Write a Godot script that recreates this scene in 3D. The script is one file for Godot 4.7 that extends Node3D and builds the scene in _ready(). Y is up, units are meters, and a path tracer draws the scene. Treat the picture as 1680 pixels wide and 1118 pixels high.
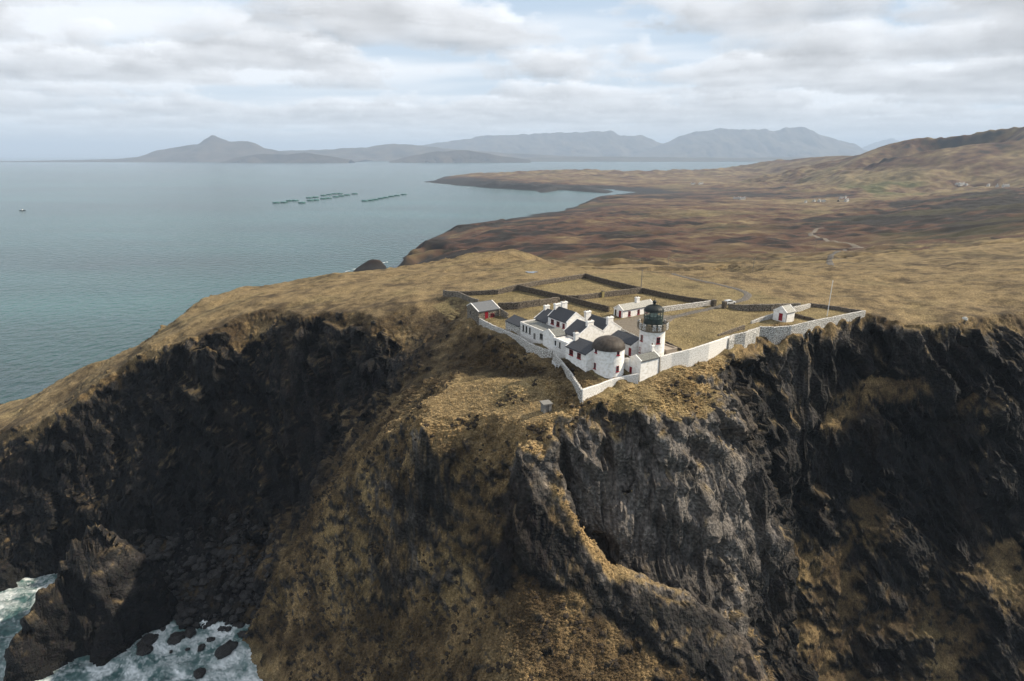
extends Node3D
# A white lighthouse station on a sea cliff, seen from the air.
# y is up, the camera looks along -z; x is to the right. Heights are metres above the sea.

const NEAR_STEP := 0.42
const YARD := Vector3(30, 108, -150)      # origin of the station's own axes
const YARD_TURN := 0.57072                # local +x runs along the buildings, local +z towards the sea

var taken := {}
var mats := {}
var land_pts := {"n": [], "f": []}
var tri_sets := {}
var nz := {}
var patch_result := []

# ------------------------------------------------------------------ helpers
func noise(called: String, seed_: int, freq: float, octaves := 4, ridged := false) -> FastNoiseLite:
	var n := FastNoiseLite.new()
	n.noise_type = FastNoiseLite.TYPE_SIMPLEX_SMOOTH
	n.seed = seed_
	n.frequency = freq
	n.fractal_type = FastNoiseLite.FRACTAL_RIDGED if ridged else FastNoiseLite.FRACTAL_FBM
	if octaves == 1:
		n.fractal_type = FastNoiseLite.FRACTAL_NONE
	n.fractal_octaves = octaves
	nz[called] = n
	return n

func numbered(called: String) -> String:
	if not taken.has(called):
		taken[called] = 0
		return called
	taken[called] += 1
	return "%s_%03d" % [called, taken[called]]

func tag(o: Node, label: String, category: String, group := "", kind := "") -> Node:
	if label: o.set_meta("label", label)
	if category: o.set_meta("category", category)
	if group: o.set_meta("group", group)
	if kind: o.set_meta("kind", kind)
	return o

func structure(o: Node, label := "") -> Node:
	o.set_meta("kind", "structure")
	if label: o.set_meta("label", label)
	return o

func put(called: String, mesh: Mesh, m: Material, parent: Node = self) -> MeshInstance3D:
	var o := MeshInstance3D.new()
	o.name = numbered(called) if parent == self else called
	o.mesh = mesh
	if m: o.material_override = m
	parent.add_child(o, true)
	return o

func thing(called: String, label: String, category: String, at: Vector3, turn := 0.0, group := "") -> Node3D:
	var o := Node3D.new()
	o.name = numbered(called)
	add_child(o, true)
	o.position = at
	o.rotation.y = turn
	tag(o, label, category, group)
	return o

func lin(r: float, g: float, b: float) -> Color:
	return Color(r, g, b).linear_to_srgb()

func noise_tex(seed_: int, freq: float, lo: Color, hi: Color, size := 512, kind := FastNoiseLite.TYPE_SIMPLEX_SMOOTH, octaves := 5, offsets := PackedFloat32Array([0.25, 0.75])) -> NoiseTexture2D:
	var n := FastNoiseLite.new()
	n.noise_type = kind
	n.seed = seed_
	n.frequency = freq
	n.fractal_octaves = octaves
	if kind == FastNoiseLite.TYPE_CELLULAR:
		n.cellular_return_type = FastNoiseLite.RETURN_DISTANCE2_SUB
		n.fractal_type = FastNoiseLite.FRACTAL_NONE
	var g := Gradient.new()
	g.offsets = offsets
	g.colors = PackedColorArray([lo, hi])
	var t := NoiseTexture2D.new()
	t.width = size
	t.height = size
	t.seamless = true
	t.noise = n
	t.color_ramp = g
	return t

func mat(called: String, c: Color, rough := 0.9, tex: Texture2D = null, tile := 4.0, relief: Texture2D = null, depth := 0.0) -> StandardMaterial3D:
	var m := StandardMaterial3D.new()
	m.resource_name = called
	m.albedo_color = c
	m.roughness = rough
	m.metallic_specular = 0.35
	if tex or relief:
		m.uv1_triplanar = true
		m.uv1_world_triplanar = true
		m.uv1_scale = Vector3.ONE / tile
	if tex: m.albedo_texture = tex
	if relief:
		m.heightmap_enabled = true
		m.heightmap_texture = relief
		m.heightmap_scale = depth
	mats[called] = m
	return m

func smooth(a: float, b: float, x: float) -> float:
	return smoothstep(a, b, x)

# ------------------------------------------------------------------ sky
func cloud_colour(az: float, el: float) -> Color:
	var ce := cos(el)
	var se: float = maxf(sin(el), 0.004)
	var dx := sin(az) * ce
	var df := cos(az) * ce
	# clear air
	var t := pow(1.0 - se, 5.0)
	var air := Color(0.34, 0.46, 0.61).lerp(Color(0.61, 0.68, 0.73), t)
	var c := air
	# high thin cirrus, 7 km up
	var k := 7.0 / (se + 0.03)
	var px := dx * k
	var pf := df * k
	var ci: float = nz.cirrus.get_noise_2d(px * 0.55 + pf * 0.22, pf * 1.1 + 40.0)
	var ci2: float = nz.veil.get_noise_2d(px, pf)
	var cv: float = smoothstep(-0.45, 0.38, ci * 0.75 + ci2 * 0.8) * 0.90
	c = c.lerp(Color(0.80, 0.82, 0.85), cv)
	# low broken cloud, base 1.05 km, marched in slices
	var left := 1.0
	var sum := Color(0, 0, 0)
	var shake := fposmod(sin(az * 1234.5 + el * 9876.5) * 43758.5, 1.0)
	for i in 14:
		var up := (float(i) + 0.3 + shake * 0.4) / 14.0
		var h := 1.05 + 0.34 * up
		var kk := h / (se + 0.008)
		var x := dx * kk
		var f := df * kk
		var d: float = nz.cloud.get_noise_3d(x * 0.85, f * 1.3, h * 1.6) + 0.26 * nz.wisp.get_noise_3d(x * 0.9, f, h * 2.2)
		var big: float = nz.bank.get_noise_2d(x * 0.5, f)
		var thr := 0.03 - 0.50 * big + 0.30 * up * up - 0.10 * smoothstep(4.5, 9.0, kk) + 0.14 * smoothstep(4.5, 2.5, kk)
		var dens := smoothstep(thr, thr + 0.09, d)
		if dens > 0.0:
			var a := 1.0 - exp(-dens * 0.48)
			var lit: float = 0.42 + 0.40 * pow(up, 0.7) + 0.16 * (1.0 - dens) + clampf((d - 0.26 * nz.wisp.get_noise_3d(x * 0.9 + 0.2, f - 0.05, h * 2.2 + 0.3) - nz.cloud.get_noise_3d(x * 0.85 + 0.13, f * 1.3, h * 1.6 + 0.24)) * 0.55, -0.16, 0.24)
			sum += Color(lit * 1.0, lit * 1.01, lit * 1.035) * (left * a)
			left *= 1.0 - a
			if left < 0.02: break
	c = Color(c.r * left + sum.r, c.g * left + sum.g, c.b * left + sum.b)
	# the far air
	var haze := exp(-rad_to_deg(maxf(el, 0.0)) / 2.6) * 0.72
	c = c.lerp(Color(0.675, 0.715, 0.735), haze)
	return c

func sky_rows(job: int) -> void:
	var w := 4096
	var rows := PackedColorArray()
	rows.resize(w * 16)
	for j in 16:
		var y := job * 16 + j
		var el := (0.5 - (y + 0.5) / 2048.0) * PI
		var x := 0
		while x < w:
			var ahead := x < w * 0.13 or x >= w * 0.87
			var step := 1 if ahead and el < deg_to_rad(16.5) else (8 if el > deg_to_rad(35.0) else 4)
			var c := cloud_colour((x + step * 0.5) / w * TAU, el)
			for q in step:
				rows[j * w + x + q] = c
			x += step
	patch_result[job] = rows

func make_sky() -> Sky:
	noise("cirrus", 11, 0.055, 5)
	noise("veil", 12, 0.02, 3)
	noise("cloud", 13, 0.42, 6)
	noise("wisp", 15, 2.1, 4)
	noise("bank", 14, 0.085, 2)
	patch_result.clear()
	patch_result.resize(64)
	var id := WorkerThreadPool.add_group_task(sky_rows, 64)
	WorkerThreadPool.wait_for_group_task_completion(id)
	var img := Image.create(4096, 2048, false, Image.FORMAT_RGBF)
	for job in 64:
		var rows: PackedColorArray = patch_result[job]
		var bytes := PackedFloat32Array()
		bytes.resize(4096 * 16 * 3)
		for i in rows.size():
			var c := rows[i]
			bytes[i * 3] = c.r
			bytes[i * 3 + 1] = c.g
			bytes[i * 3 + 2] = c.b
		var strip := Image.create_from_data(4096, 16, false, Image.FORMAT_RGBF, bytes.to_byte_array())
		img.blit_rect(strip, Rect2i(0, 0, 4096, 16), Vector2i(0, job * 16))
	img.fill_rect(Rect2i(0, 1024, 4096, 1024), Color(0.30, 0.34, 0.36))
	var pano := PanoramaSkyMaterial.new()
	pano.panorama = ImageTexture.create_from_image(img)
	pano.filter = true
	var sky := Sky.new()
	sky.sky_material = pano
	return sky

# ------------------------------------------------------------------ land
# Contours of the land as a surveyor would list them: x, distance, height, ...
func land(_called: String, v: Array, grass: float, tone: float, which: String, step: float) -> void:
	var rng := RandomNumberGenerator.new()
	rng.seed = int(v[0] * 7.0 + v[1] * 13.0 + v.size())
	var n := v.size() / 3
	for i in n:
		var p := Vector3(v[i * 3], v[i * 3 + 1], v[i * 3 + 2])
		add_land(p, grass, tone, which)
		if i + 1 < n and step < 900.0:
			var q := Vector3(v[i * 3 + 3], v[i * 3 + 4], v[i * 3 + 5])
			var long := Vector2(q.x - p.x, q.y - p.y).length()
			var k := int(long / step)
			for s in range(1, k + 1):
				var m := p.lerp(q, float(s) / (k + 1))
				var wob := minf(step, long / (k + 1)) * 0.2
				m += Vector3(rng.randf_range(-wob, wob), rng.randf_range(-wob, wob), rng.randf_range(-0.25, 0.25) * minf(wob, 3.0))
				add_land(m, grass, tone, which)

func add_land(p: Vector3, g: float, t: float, which: String) -> void:
	for k in ["n", "f"]:
		if which == "b" or which == k:
			for e in land_pts[k]:
				if Vector2(e[0].x - p.x, e[0].y - p.y).length() < 0.15: return
	for k in ["n", "f"]:
		if which == "b" or which == k:
			land_pts[k].append([p, g, t])

func triangulate() -> void:
	for k in land_pts:
		var flat := PackedVector2Array()
		for e in land_pts[k]:
			flat.append(Vector2(e[0].x, e[0].y))
		tri_sets[k] = Geometry2D.triangulate_delaunay(flat)

# height, grass, tone on a regular grid, from the triangles of one set
func raster(k: String, x0: float, f0: float, nx: int, nf: int, step: float) -> Array:
	var H := PackedFloat32Array(); H.resize(nx * nf); H.fill(-8.0)
	var G := PackedFloat32Array(); G.resize(nx * nf)
	var T := PackedFloat32Array(); T.resize(nx * nf)
	var tri: PackedInt32Array = tri_sets[k]
	var pts: Array = land_pts[k]
	for i in range(0, tri.size(), 3):
		var A = pts[tri[i]]
		var B = pts[tri[i + 1]]
		var C = pts[tri[i + 2]]
		var a: Vector3 = A[0]
		var b: Vector3 = B[0]
		var c: Vector3 = C[0]
		var den := (b.y - c.y) * (a.x - c.x) + (c.x - b.x) * (a.y - c.y)
		if absf(den) < 1e-6:
			continue
		var fx0 := maxi(0, ceili((minf(a.x, minf(b.x, c.x)) - x0) / step))
		var fx1 := mini(nx - 1, floori((maxf(a.x, maxf(b.x, c.x)) - x0) / step))
		var ff0 := maxi(0, ceili((minf(a.y, minf(b.y, c.y)) - f0) / step))
		var ff1 := mini(nf - 1, floori((maxf(a.y, maxf(b.y, c.y)) - f0) / step))
		for j in range(ff0, ff1 + 1):
			var y := f0 + j * step - c.y
			for q in range(fx0, fx1 + 1):
				var x := x0 + q * step - c.x
				var u := ((b.y - c.y) * x + (c.x - b.x) * y) / den
				var v := ((c.y - a.y) * x + (a.x - c.x) * y) / den
				var w := 1.0 - u - v
				if u >= -1e-4 and v >= -1e-4 and w >= -1e-4:
					var at := j * nx + q
					H[at] = a.z * u + b.z * v + c.z * w
					G[at] = A[1] * u + B[1] * v + C[1] * w
					T[at] = A[2] * u + B[2] * v + C[2] * w
	return [H, G, T]

# rounds the folds of a grid: shrunk by k and enlarged again
func soften(a: PackedFloat32Array, nx: int, nf: int, k: float) -> PackedFloat32Array:
	var img := Image.create_from_data(nx, nf, false, Image.FORMAT_RF, a.to_byte_array())
	img.resize(int(nx / k), int(nf / k), Image.INTERPOLATE_BILINEAR)
	img.resize(nx, nf, Image.INTERPOLATE_CUBIC)
	return img.get_data().to_float32_array()

var job := {}

func wear(p: Vector3, s: float) -> Vector3:      # strata: squeezed along their dip
	var q := p * 0.36
	var n := Vector3(0.76, 0.61, 0.22)
	return (q + n * p.dot(n) * 0.72) * s

func near_rows(strip: int) -> void:
	var nx: int = job.nx
	var nf: int = job.nf
	var st: float = job.step
	var H: PackedFloat32Array = job.H
	var G: PackedFloat32Array = job.G
	var T: PackedFloat32Array = job.T
	var j0: int = strip * nf / job.strips
	var j1: int = (strip + 1) * nf / job.strips
	var V := PackedVector3Array(); V.resize((j1 - j0) * nx)
	var M := PackedFloat32Array(); M.resize((j1 - j0) * nx)
	for j in range(j0, j1):
		for q in nx:
			var at := j * nx + q
			var h := H[at]
			var x: float = job.x0 + q * st
			var f: float = job.f0 + j * st
			var p := Vector3(x, h, -f)
			var hx := (H[j * nx + mini(q + 2, nx - 1)] - H[j * nx + maxi(q - 2, 0)]) / (4.0 * st)
			var hf := (H[mini(j + 2, nf - 1) * nx + q] - H[maxi(j - 2, 0) * nx + q]) / (4.0 * st)
			var n := Vector3(-hx, 1.0, hf).normalized()
			var mix: float = nz.patch.get_noise_3d(x, h, f) * 0.55 + nz.small.get_noise_3d(x, h, f) * 0.25
			var g: float = G[at] + mix * 0.9 + clampf((n.y - 0.52) * 1.3, -0.45, 0.3)
			var rock := 1.0 - smoothstep(0.38, 0.66, g)
			var d := 0.0
			if h > -7.5:
				if rock > 0.01:
					var s := wear(p, 1.0)
					var r1: float = nz.crag.get_noise_3dv(s)
					var r3: float = nz.chip.get_noise_3dv(s)
					var r2: float = nz.block.get_noise_3dv(wear(p + Vector3(r1 + r3, r1, r3) * 1.6, 1.0))
					var r4: float = nz.slab.get_noise_3dv(wear(p + Vector3(r3, r1, r3) * 1.2, 1.0))
					var bed: float = nz.bed.get_noise_3dv(p * 0.09 + Vector3(0.76, 0.61, 0.22) * p.dot(Vector3(0.76, 0.61, 0.22)))
					var calm := (1.0 - 0.55 * smoothstep(0.55, 0.88, n.y)) * (1.0 - 0.5 * smoothstep(-12.0, -2.0, x) * smoothstep(70.0, 60.0, x) * smoothstep(122.0, 117.0, f))
					var r5: float = nz.plate.get_noise_3dv(wear(p + Vector3(r3, r1, r1) * 2.4, 1.0))
					d += rock * calm * (bed * 0.75 + r1 * 1.4 + r5 * 2.3 + r2 * 1.5 + r4 * 0.5 + r3 * 0.55 + nz.splinter.get_noise_3dv(s) * 0.28)
				var lump: float = nz.lump.get_noise_3d(x, h, f)
				var rough: float = job.rough
				var steep := 1.0 - smoothstep(0.75, 0.97, n.y)
				# knolls and hollows of the open turf, level inside the station walls
				var dx := x - 30.0
				var df := f - 150.0
				var sa := dx * 0.54 - df * 0.8417
				var sb := dx * 0.8417 + df * 0.54
				var open := clampf(maxf(absf(sb - 36.0) - 62.0, absf(sa + 38.0) - 58.0) / 22.0, 0.0, 1.0)
				d += open * (1.0 - rock) * (1.0 - steep) * (nz.knob.get_noise_2d(x * 1.3, f * 1.3) * 1.6 + nz.rush.get_noise_2d(x, f * 1.5) * -0.4)
				d += (1.0 - rock) * (lump * (0.10 + 0.75 * steep) + nz.tuft.get_noise_3d(x, h, f) * (0.09 + 0.36 * steep))
				# outcrops break through the turf of the steep slopes
				var oc: float = smoothstep(0.34, 0.58, nz.outcrop.get_noise_3d(x, h, f)) * steep * (1.0 - rock)
				d += oc * (1.0 + 1.2 * nz.chip.get_noise_3d(x, h, f))
				rock = maxf(rock, oc)
			var jig := Vector3(nz.tuft.get_noise_2d(x * 9.0, f * 9.0), 0, nz.tuft.get_noise_2d(x * 9.0 + 50.0, f * 9.0)) * st * 0.5
			V[at - j0 * nx] = p + n * d + jig
			M[at - j0 * nx] = rock
	patch_result[strip] = [V, M]

func paint_rows(strip: int) -> void:
	var nx: int = job.nx
	var nf: int = job.nf
	var V: PackedVector3Array = job.V
	var M: PackedFloat32Array = job.M
	var T: PackedFloat32Array = job.T
	var j0: int = strip * nf / job.strips
	var j1: int = (strip + 1) * nf / job.strips
	var N := PackedVector3Array(); N.resize((j1 - j0) * nx)
	var C := PackedColorArray(); C.resize((j1 - j0) * nx)
	for j in range(j0, j1):
		for q in nx:
			var at := j * nx + q
			var ax := V[j * nx + mini(q + 1, nx - 1)] - V[j * nx + maxi(q - 1, 0)]
			var af := V[mini(j + 1, nf - 1) * nx + q] - V[maxi(j - 1, 0) * nx + q]
			var n := ax.cross(af).normalized()
			if n.y < 0.0 and n.y < -0.5: n = -n
			var p := V[at]
			N[at - j0 * nx] = n
			C[at - j0 * nx] = land_colour(p, n, M[at], T[at])
	patch_result[strip] = [N, C]

func land_colour(p: Vector3, n: Vector3, rock: float, tone: float) -> Color:
	var a: float = nz.patch.get_noise_3d(p.x + 300.0, p.y, p.z)
	var b: float = nz.small.get_noise_3d(p.x, p.y + 90.0, p.z)
	var s: float = nz.fleck.get_noise_3d(p.x, p.y, p.z)
	# turf: olive, tan, brown
	var warm := 1.0 + 0.05 * smoothstep(0.9, 0.6, n.y)
	var w := clampf(tone + a * 0.62 + b * 0.36, 0.0, 1.0)
	var turf := Color(0.082, 0.060, 0.035).lerp(Color(0.350, 0.262, 0.140), smoothstep(0.05, 1.0, w))
	turf = turf.lerp(Color(turf.r * 0.80, turf.g * 1.02, turf.b * 0.85), smoothstep(0.05, 0.5, nz.green.get_noise_3d(p.x, p.y, p.z)) * 0.15)
	var sa := (p.x - 30.0) * 0.54 - (-p.z - 150.0) * 0.8417
	var sb := (p.x - 30.0) * 0.8417 + (-p.z - 150.0) * 0.54
	if sa > -88.0 and sa < 12.0 and sb > -15.0 and sb < 90.0 and n.y > 0.9:
		turf = turf.lerp(Color(0.310, 0.255, 0.128), 0.6)          # the mown grass of the yards
	turf = turf.lerp(Color(0.092, 0.066, 0.036), smoothstep(0.22, 0.5, nz.rush.get_noise_2d(p.x, p.z * 1.5)) * 0.5)
	turf = Color(turf.r * warm, turf.g, turf.b * (2.0 - warm))
	turf *= 1.0 + s * 0.45 + b * 0.25
	# stone
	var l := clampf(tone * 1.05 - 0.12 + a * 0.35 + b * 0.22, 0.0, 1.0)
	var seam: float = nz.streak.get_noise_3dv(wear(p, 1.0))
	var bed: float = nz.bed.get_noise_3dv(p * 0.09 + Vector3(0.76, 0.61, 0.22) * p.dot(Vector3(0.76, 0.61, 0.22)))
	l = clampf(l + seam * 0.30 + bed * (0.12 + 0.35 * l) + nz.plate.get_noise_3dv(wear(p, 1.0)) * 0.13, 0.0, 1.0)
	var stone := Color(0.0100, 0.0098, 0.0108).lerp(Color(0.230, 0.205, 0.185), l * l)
	stone = stone.lerp(Color(0.075, 0.050, 0.032), smoothstep(0.1, 0.6, nz.green.get_noise_3d(p.x * 1.7, p.y * 0.6, p.z + 50.0)) * 0.5 * (0.35 + l))
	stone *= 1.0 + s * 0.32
	# wet and weed-dark near the sea
	stone = stone.lerp(Color(0.014, 0.013, 0.013), smoothstep(14.0, 3.0, p.y) * 0.75)
	# turf holds on ledges
	var ledge := smoothstep(0.62, 0.86, n.y + b * 0.22) * smoothstep(5.0, 16.0, p.y) * smoothstep(-0.25, 0.2, a + 0.1)
	var k := clampf(1.0 - rock + ledge * 0.85, 0.0, 1.0)
	k *= smoothstep(0.28, 0.5, n.y + s * 0.15 + 0.12 * (1.0 - rock))
	var c := stone.lerp(turf, k)
	return Color(c.r, c.g, c.b, k)

func run_strips(f: Callable, strips: int) -> void:
	patch_result.clear()
	patch_result.resize(strips)
	var id := WorkerThreadPool.add_group_task(f, strips)
	WorkerThreadPool.wait_for_group_task_completion(id)

func grid_mesh(V: PackedVector3Array, N: PackedVector3Array, C: PackedColorArray, nx: int, nf: int, hole: Rect2, lowest: float, facets := false) -> ArrayMesh:
	var turf := PackedInt32Array()
	var stone := PackedInt32Array()
	for j in nf - 1:
		for q in nx - 1:
			var a := j * nx + q
			var b := a + 1
			var c := a + nx
			var d := c + 1
			var p := V[a]
			if maxf(maxf(p.y, V[d].y), maxf(V[b].y, V[c].y)) < lowest:
				continue
			if hole.has_area() and hole.has_point(Vector2(p.x, -p.z)) and hole.has_point(Vector2(V[d].x, -V[d].z)):
				continue
			var t := [a, c, b, b, c, d]
			if absf(p.y - V[d].y) < absf(V[b].y - V[c].y):
				t = [a, c, d, a, d, b]
			if C[a].a + C[d].a + C[b].a + C[c].a > 2.0:
				turf.append_array(t)
			else:
				stone.append_array(t)
	var mesh := ArrayMesh.new()
	if facets and stone.size() > 0:                  # split rock: broken faces instead of a rounded skin
		var fv := PackedVector3Array(); fv.resize(stone.size())
		var fn := PackedVector3Array(); fn.resize(stone.size())
		var fc := PackedColorArray(); fc.resize(stone.size())
		for i in range(0, stone.size(), 3):
			var i0 := stone[i]
			var i1 := stone[i + 1]
			var i2 := stone[i + 2]
			var v0 := V[i0]
			var n := (V[i2] - v0).cross(V[i1] - v0).normalized() * 1.5
			fv[i] = v0; fv[i + 1] = V[i1]; fv[i + 2] = V[i2]
			fn[i] = (n + N[i0]).normalized(); fn[i + 1] = (n + N[i1]).normalized(); fn[i + 2] = (n + N[i2]).normalized()
			fc[i] = C[i0]; fc[i + 1] = C[i1]; fc[i + 2] = C[i2]
		var fa := []
		fa.resize(Mesh.ARRAY_MAX)
		fa[Mesh.ARRAY_VERTEX] = fv
		fa[Mesh.ARRAY_NORMAL] = fn
		fa[Mesh.ARRAY_COLOR] = fc
		mesh.add_surface_from_arrays(Mesh.PRIMITIVE_TRIANGLES, fa)
		mesh.surface_set_material(0, mats.stone)
		stone = PackedInt32Array()
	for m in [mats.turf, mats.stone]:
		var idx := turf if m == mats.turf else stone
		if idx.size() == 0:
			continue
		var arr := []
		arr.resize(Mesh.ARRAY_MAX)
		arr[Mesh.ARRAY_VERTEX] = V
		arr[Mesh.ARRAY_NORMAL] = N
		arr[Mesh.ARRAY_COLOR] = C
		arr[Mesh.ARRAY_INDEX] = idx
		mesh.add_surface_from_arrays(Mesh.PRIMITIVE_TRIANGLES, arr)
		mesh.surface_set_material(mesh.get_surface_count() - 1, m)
	return mesh

func near_land(called: String, x0: float, f0: float, x1: float, f1: float, st: float, rough: float, hole: Rect2) -> Dictionary:
	var nx := int((x1 - x0) / st) + 1
	var nf := int((f1 - f0) / st) + 1
	var r := raster("n", x0, f0, nx, nf, st)
	var H := soften(r[0], nx, nf, maxf(1.0, 2.6 / st))
	if hole.has_area():                              # further out the wider survey takes over
		var w := raster("f", x0, f0, nx, nf, st)
		for j in nf:
			var k := smoothstep(385.0, 445.0, f0 + j * st)
			if k > 0.0:
				for q in nx:
					var x := x0 + q * st
					var f := f0 + j * st
					w[0][j * nx + q] += smoothstep(4.0, 40.0, w[0][j * nx + q]) * (1.0 + f * 0.0006) * smoothstep(360.0, 460.0, f) * (nz.hummock.get_noise_2d(x, f) * 4.5 * (1.0 - 0.6 * smoothstep(90.0, 160.0, w[0][j * nx + q])) + nz.knob.get_noise_2d(x, f) * 2.4 * (1.0 - 0.75 * smoothstep(60.0, 140.0, w[0][j * nx + q])))
					H[j * nx + q] = lerpf(H[j * nx + q], w[0][j * nx + q], k)
					r[1][j * nx + q] = lerpf(r[1][j * nx + q], w[1][j * nx + q], k)
					r[2][j * nx + q] = lerpf(r[2][j * nx + q], w[2][j * nx + q], k)
	job = {"x0": x0, "f0": f0, "nx": nx, "nf": nf, "step": st, "H": H, "G": r[1], "T": r[2], "strips": 32, "rough": rough}
	run_strips(near_rows, 32)
	var V := PackedVector3Array()
	var M := PackedFloat32Array()
	for s in patch_result:
		V.append_array(s[0])
		M.append_array(s[1])
	job.V = V
	job.M = M
	run_strips(paint_rows, 32)
	var N := PackedVector3Array()
	var C := PackedColorArray()
	for s in patch_result:
		N.append_array(s[0])
		C.append_array(s[1])
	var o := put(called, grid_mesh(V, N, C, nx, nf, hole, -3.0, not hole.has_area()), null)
	structure(o)
	var got := {"x0": x0, "f0": f0, "nx": nx, "nf": nf, "step": st, "V": V, "C": C, "N": N}
	return got

var survey := []
func ground(x: float, f: float) -> float:        # height of the built land
	for s in survey:
		var u: float = (x - s.x0) / s.step
		var v: float = (f - s.f0) / s.step
		if u >= 1 and v >= 1 and u < s.nx - 2 and v < s.nf - 2:
			var a := int(u)
			var b := int(v)
			var V: PackedVector3Array = s.V
			var h0 := lerpf(V[b * s.nx + a].y, V[b * s.nx + a + 1].y, u - a)
			var h1 := lerpf(V[(b + 1) * s.nx + a].y, V[(b + 1) * s.nx + a + 1].y, u - a)
			return lerpf(h0, h1, v - b)
	return 0.0

func far_rows(strip: int) -> void:
	var nx: int = job.nx
	var nf: int = job.nf
	var st: float = job.step
	var H: PackedFloat32Array = job.H
	var G: PackedFloat32Array = job.G
	var j0: int = strip * nf / job.strips
	var j1: int = (strip + 1) * nf / job.strips
	var V := PackedVector3Array(); V.resize((j1 - j0) * nx)
	for j in range(j0, j1):
		for q in nx:
			var at := j * nx + q
			var h := H[at]
			var x: float = job.x0 + q * st
			var f: float = job.f0 + j * st
			var amp := smoothstep(4.0, 40.0, h) * (1.0 + f * 0.0006)
			var near := smoothstep(360.0, 460.0, f)
			var y: float = h + amp * near * (nz.hummock.get_noise_2d(x, f) * 4.5 * (1.0 - 0.6 * smoothstep(90.0, 160.0, h)) + nz.knob.get_noise_2d(x, f) * 2.4 * (1.0 - 0.75 * smoothstep(60.0, 140.0, h)))
			if h > 200.0: y += nz.hill.get_noise_2d(x, f) * 5.0 * smoothstep(180.0, 260.0, h)
			y -= 7.0 * smoothstep(st * 4.0, 0.0, f - job.f0)        # tucked under the nearer sheet
			V[at - j0 * nx] = Vector3(x, y, -f)
	patch_result[strip] = [V]

func far_paint(strip: int) -> void:
	var nx: int = job.nx
	var nf: int = job.nf
	var V: PackedVector3Array = job.V
	var G: PackedFloat32Array = job.G
	var T: PackedFloat32Array = job.T
	var j0: int = strip * nf / job.strips
	var j1: int = (strip + 1) * nf / job.strips
	var N := PackedVector3Array(); N.resize((j1 - j0) * nx)
	var C := PackedColorArray(); C.resize((j1 - j0) * nx)
	for j in range(j0, j1):
		for q in nx:
			var at := j * nx + q
			var ax := V[j * nx + mini(q + 1, nx - 1)] - V[j * nx + maxi(q - 1, 0)]
			var af := V[mini(j + 1, nf - 1) * nx + q] - V[maxi(j - 1, 0) * nx + q]
			var n := ax.cross(af).normalized()
			if n.y < 0.0: n = -n
			var p := V[at]
			N[at - j0 * nx] = n
			var f := -p.z
			var t: float = T[at] - 0.08 + nz.moor.get_noise_2d(p.x, f * 1.5) * 0.72 + nz.moss.get_noise_2d(p.x, f * 1.5) * 0.58 + nz.knob.get_noise_2d(p.x + 70.0, f) * 0.18
			var c: Color
			if t < 0.2:
				c = Color(0.024, 0.018, 0.014).lerp(Color(0.112, 0.056, 0.037), smoothstep(-0.1, 0.2, t))
			elif t < 0.5:
				c = Color(0.112, 0.056, 0.037).lerp(Color(0.165, 0.112, 0.062), (t - 0.2) / 0.3)
			else:
				c = Color(0.165, 0.112, 0.062).lerp(Color(0.290, 0.220, 0.118), smoothstep(0.5, 0.95, t))
			c = c.lerp(Color(0.110, 0.122, 0.042), smoothstep(0.86, 1.0, T[at]) * 0.8)
			c = c.lerp(Color(0.125, 0.112, 0.045), smoothstep(0.1, 0.5, nz.green.get_noise_2d(p.x * 0.1, f * 0.1)) * 0.4)
			c *= 1.0 + nz.fleck.get_noise_2d(p.x * 0.4, f * 0.4) * 0.35
			var bare := 1.0 - smoothstep(0.25, 0.5, G[at] + nz.moss.get_noise_2d(p.x, f) * 0.3)
			bare = maxf(bare, smoothstep(9.0, 4.0, p.y))
			bare = maxf(bare, smoothstep(0.66, 0.52, n.y))
			c = c.lerp(Color(0.036, 0.032, 0.030) * (1.0 + nz.fleck.get_noise_2d(p.x, f) * 0.5), bare)
			C[at - j0 * nx] = Color(c.r, c.g, c.b, 1.0 - bare)
	patch_result[strip] = [N, C]

func far_land(called: String, x0: float, f0: float, x1: float, f1: float, st: float, hole: Rect2) -> void:
	var nx := int((x1 - x0) / st) + 1
	var nf := int((f1 - f0) / st) + 1
	var r := raster("f", x0, f0, nx, nf, st)
	var H := soften(r[0], nx, nf, 2.5)
	if st > 5.0: H = soften(H, nx, nf, 3.0)
	job = {"x0": x0, "f0": f0, "nx": nx, "nf": nf, "step": st, "H": H, "G": r[1], "T": r[2], "strips": 16}
	run_strips(far_rows, 16)
	var V := PackedVector3Array()
	for s in patch_result:
		V.append_array(s[0])
	job.V = V
	run_strips(far_paint, 16)
	var N := PackedVector3Array()
	var C := PackedColorArray()
	for s in patch_result:
		N.append_array(s[0])
		C.append_array(s[1])
	structure(put(called, grid_mesh(V, N, C, nx, nf, hole, -3.0), null))
	survey.append({"x0": x0, "f0": f0, "nx": nx, "nf": nf, "step": st, "V": V})

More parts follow.
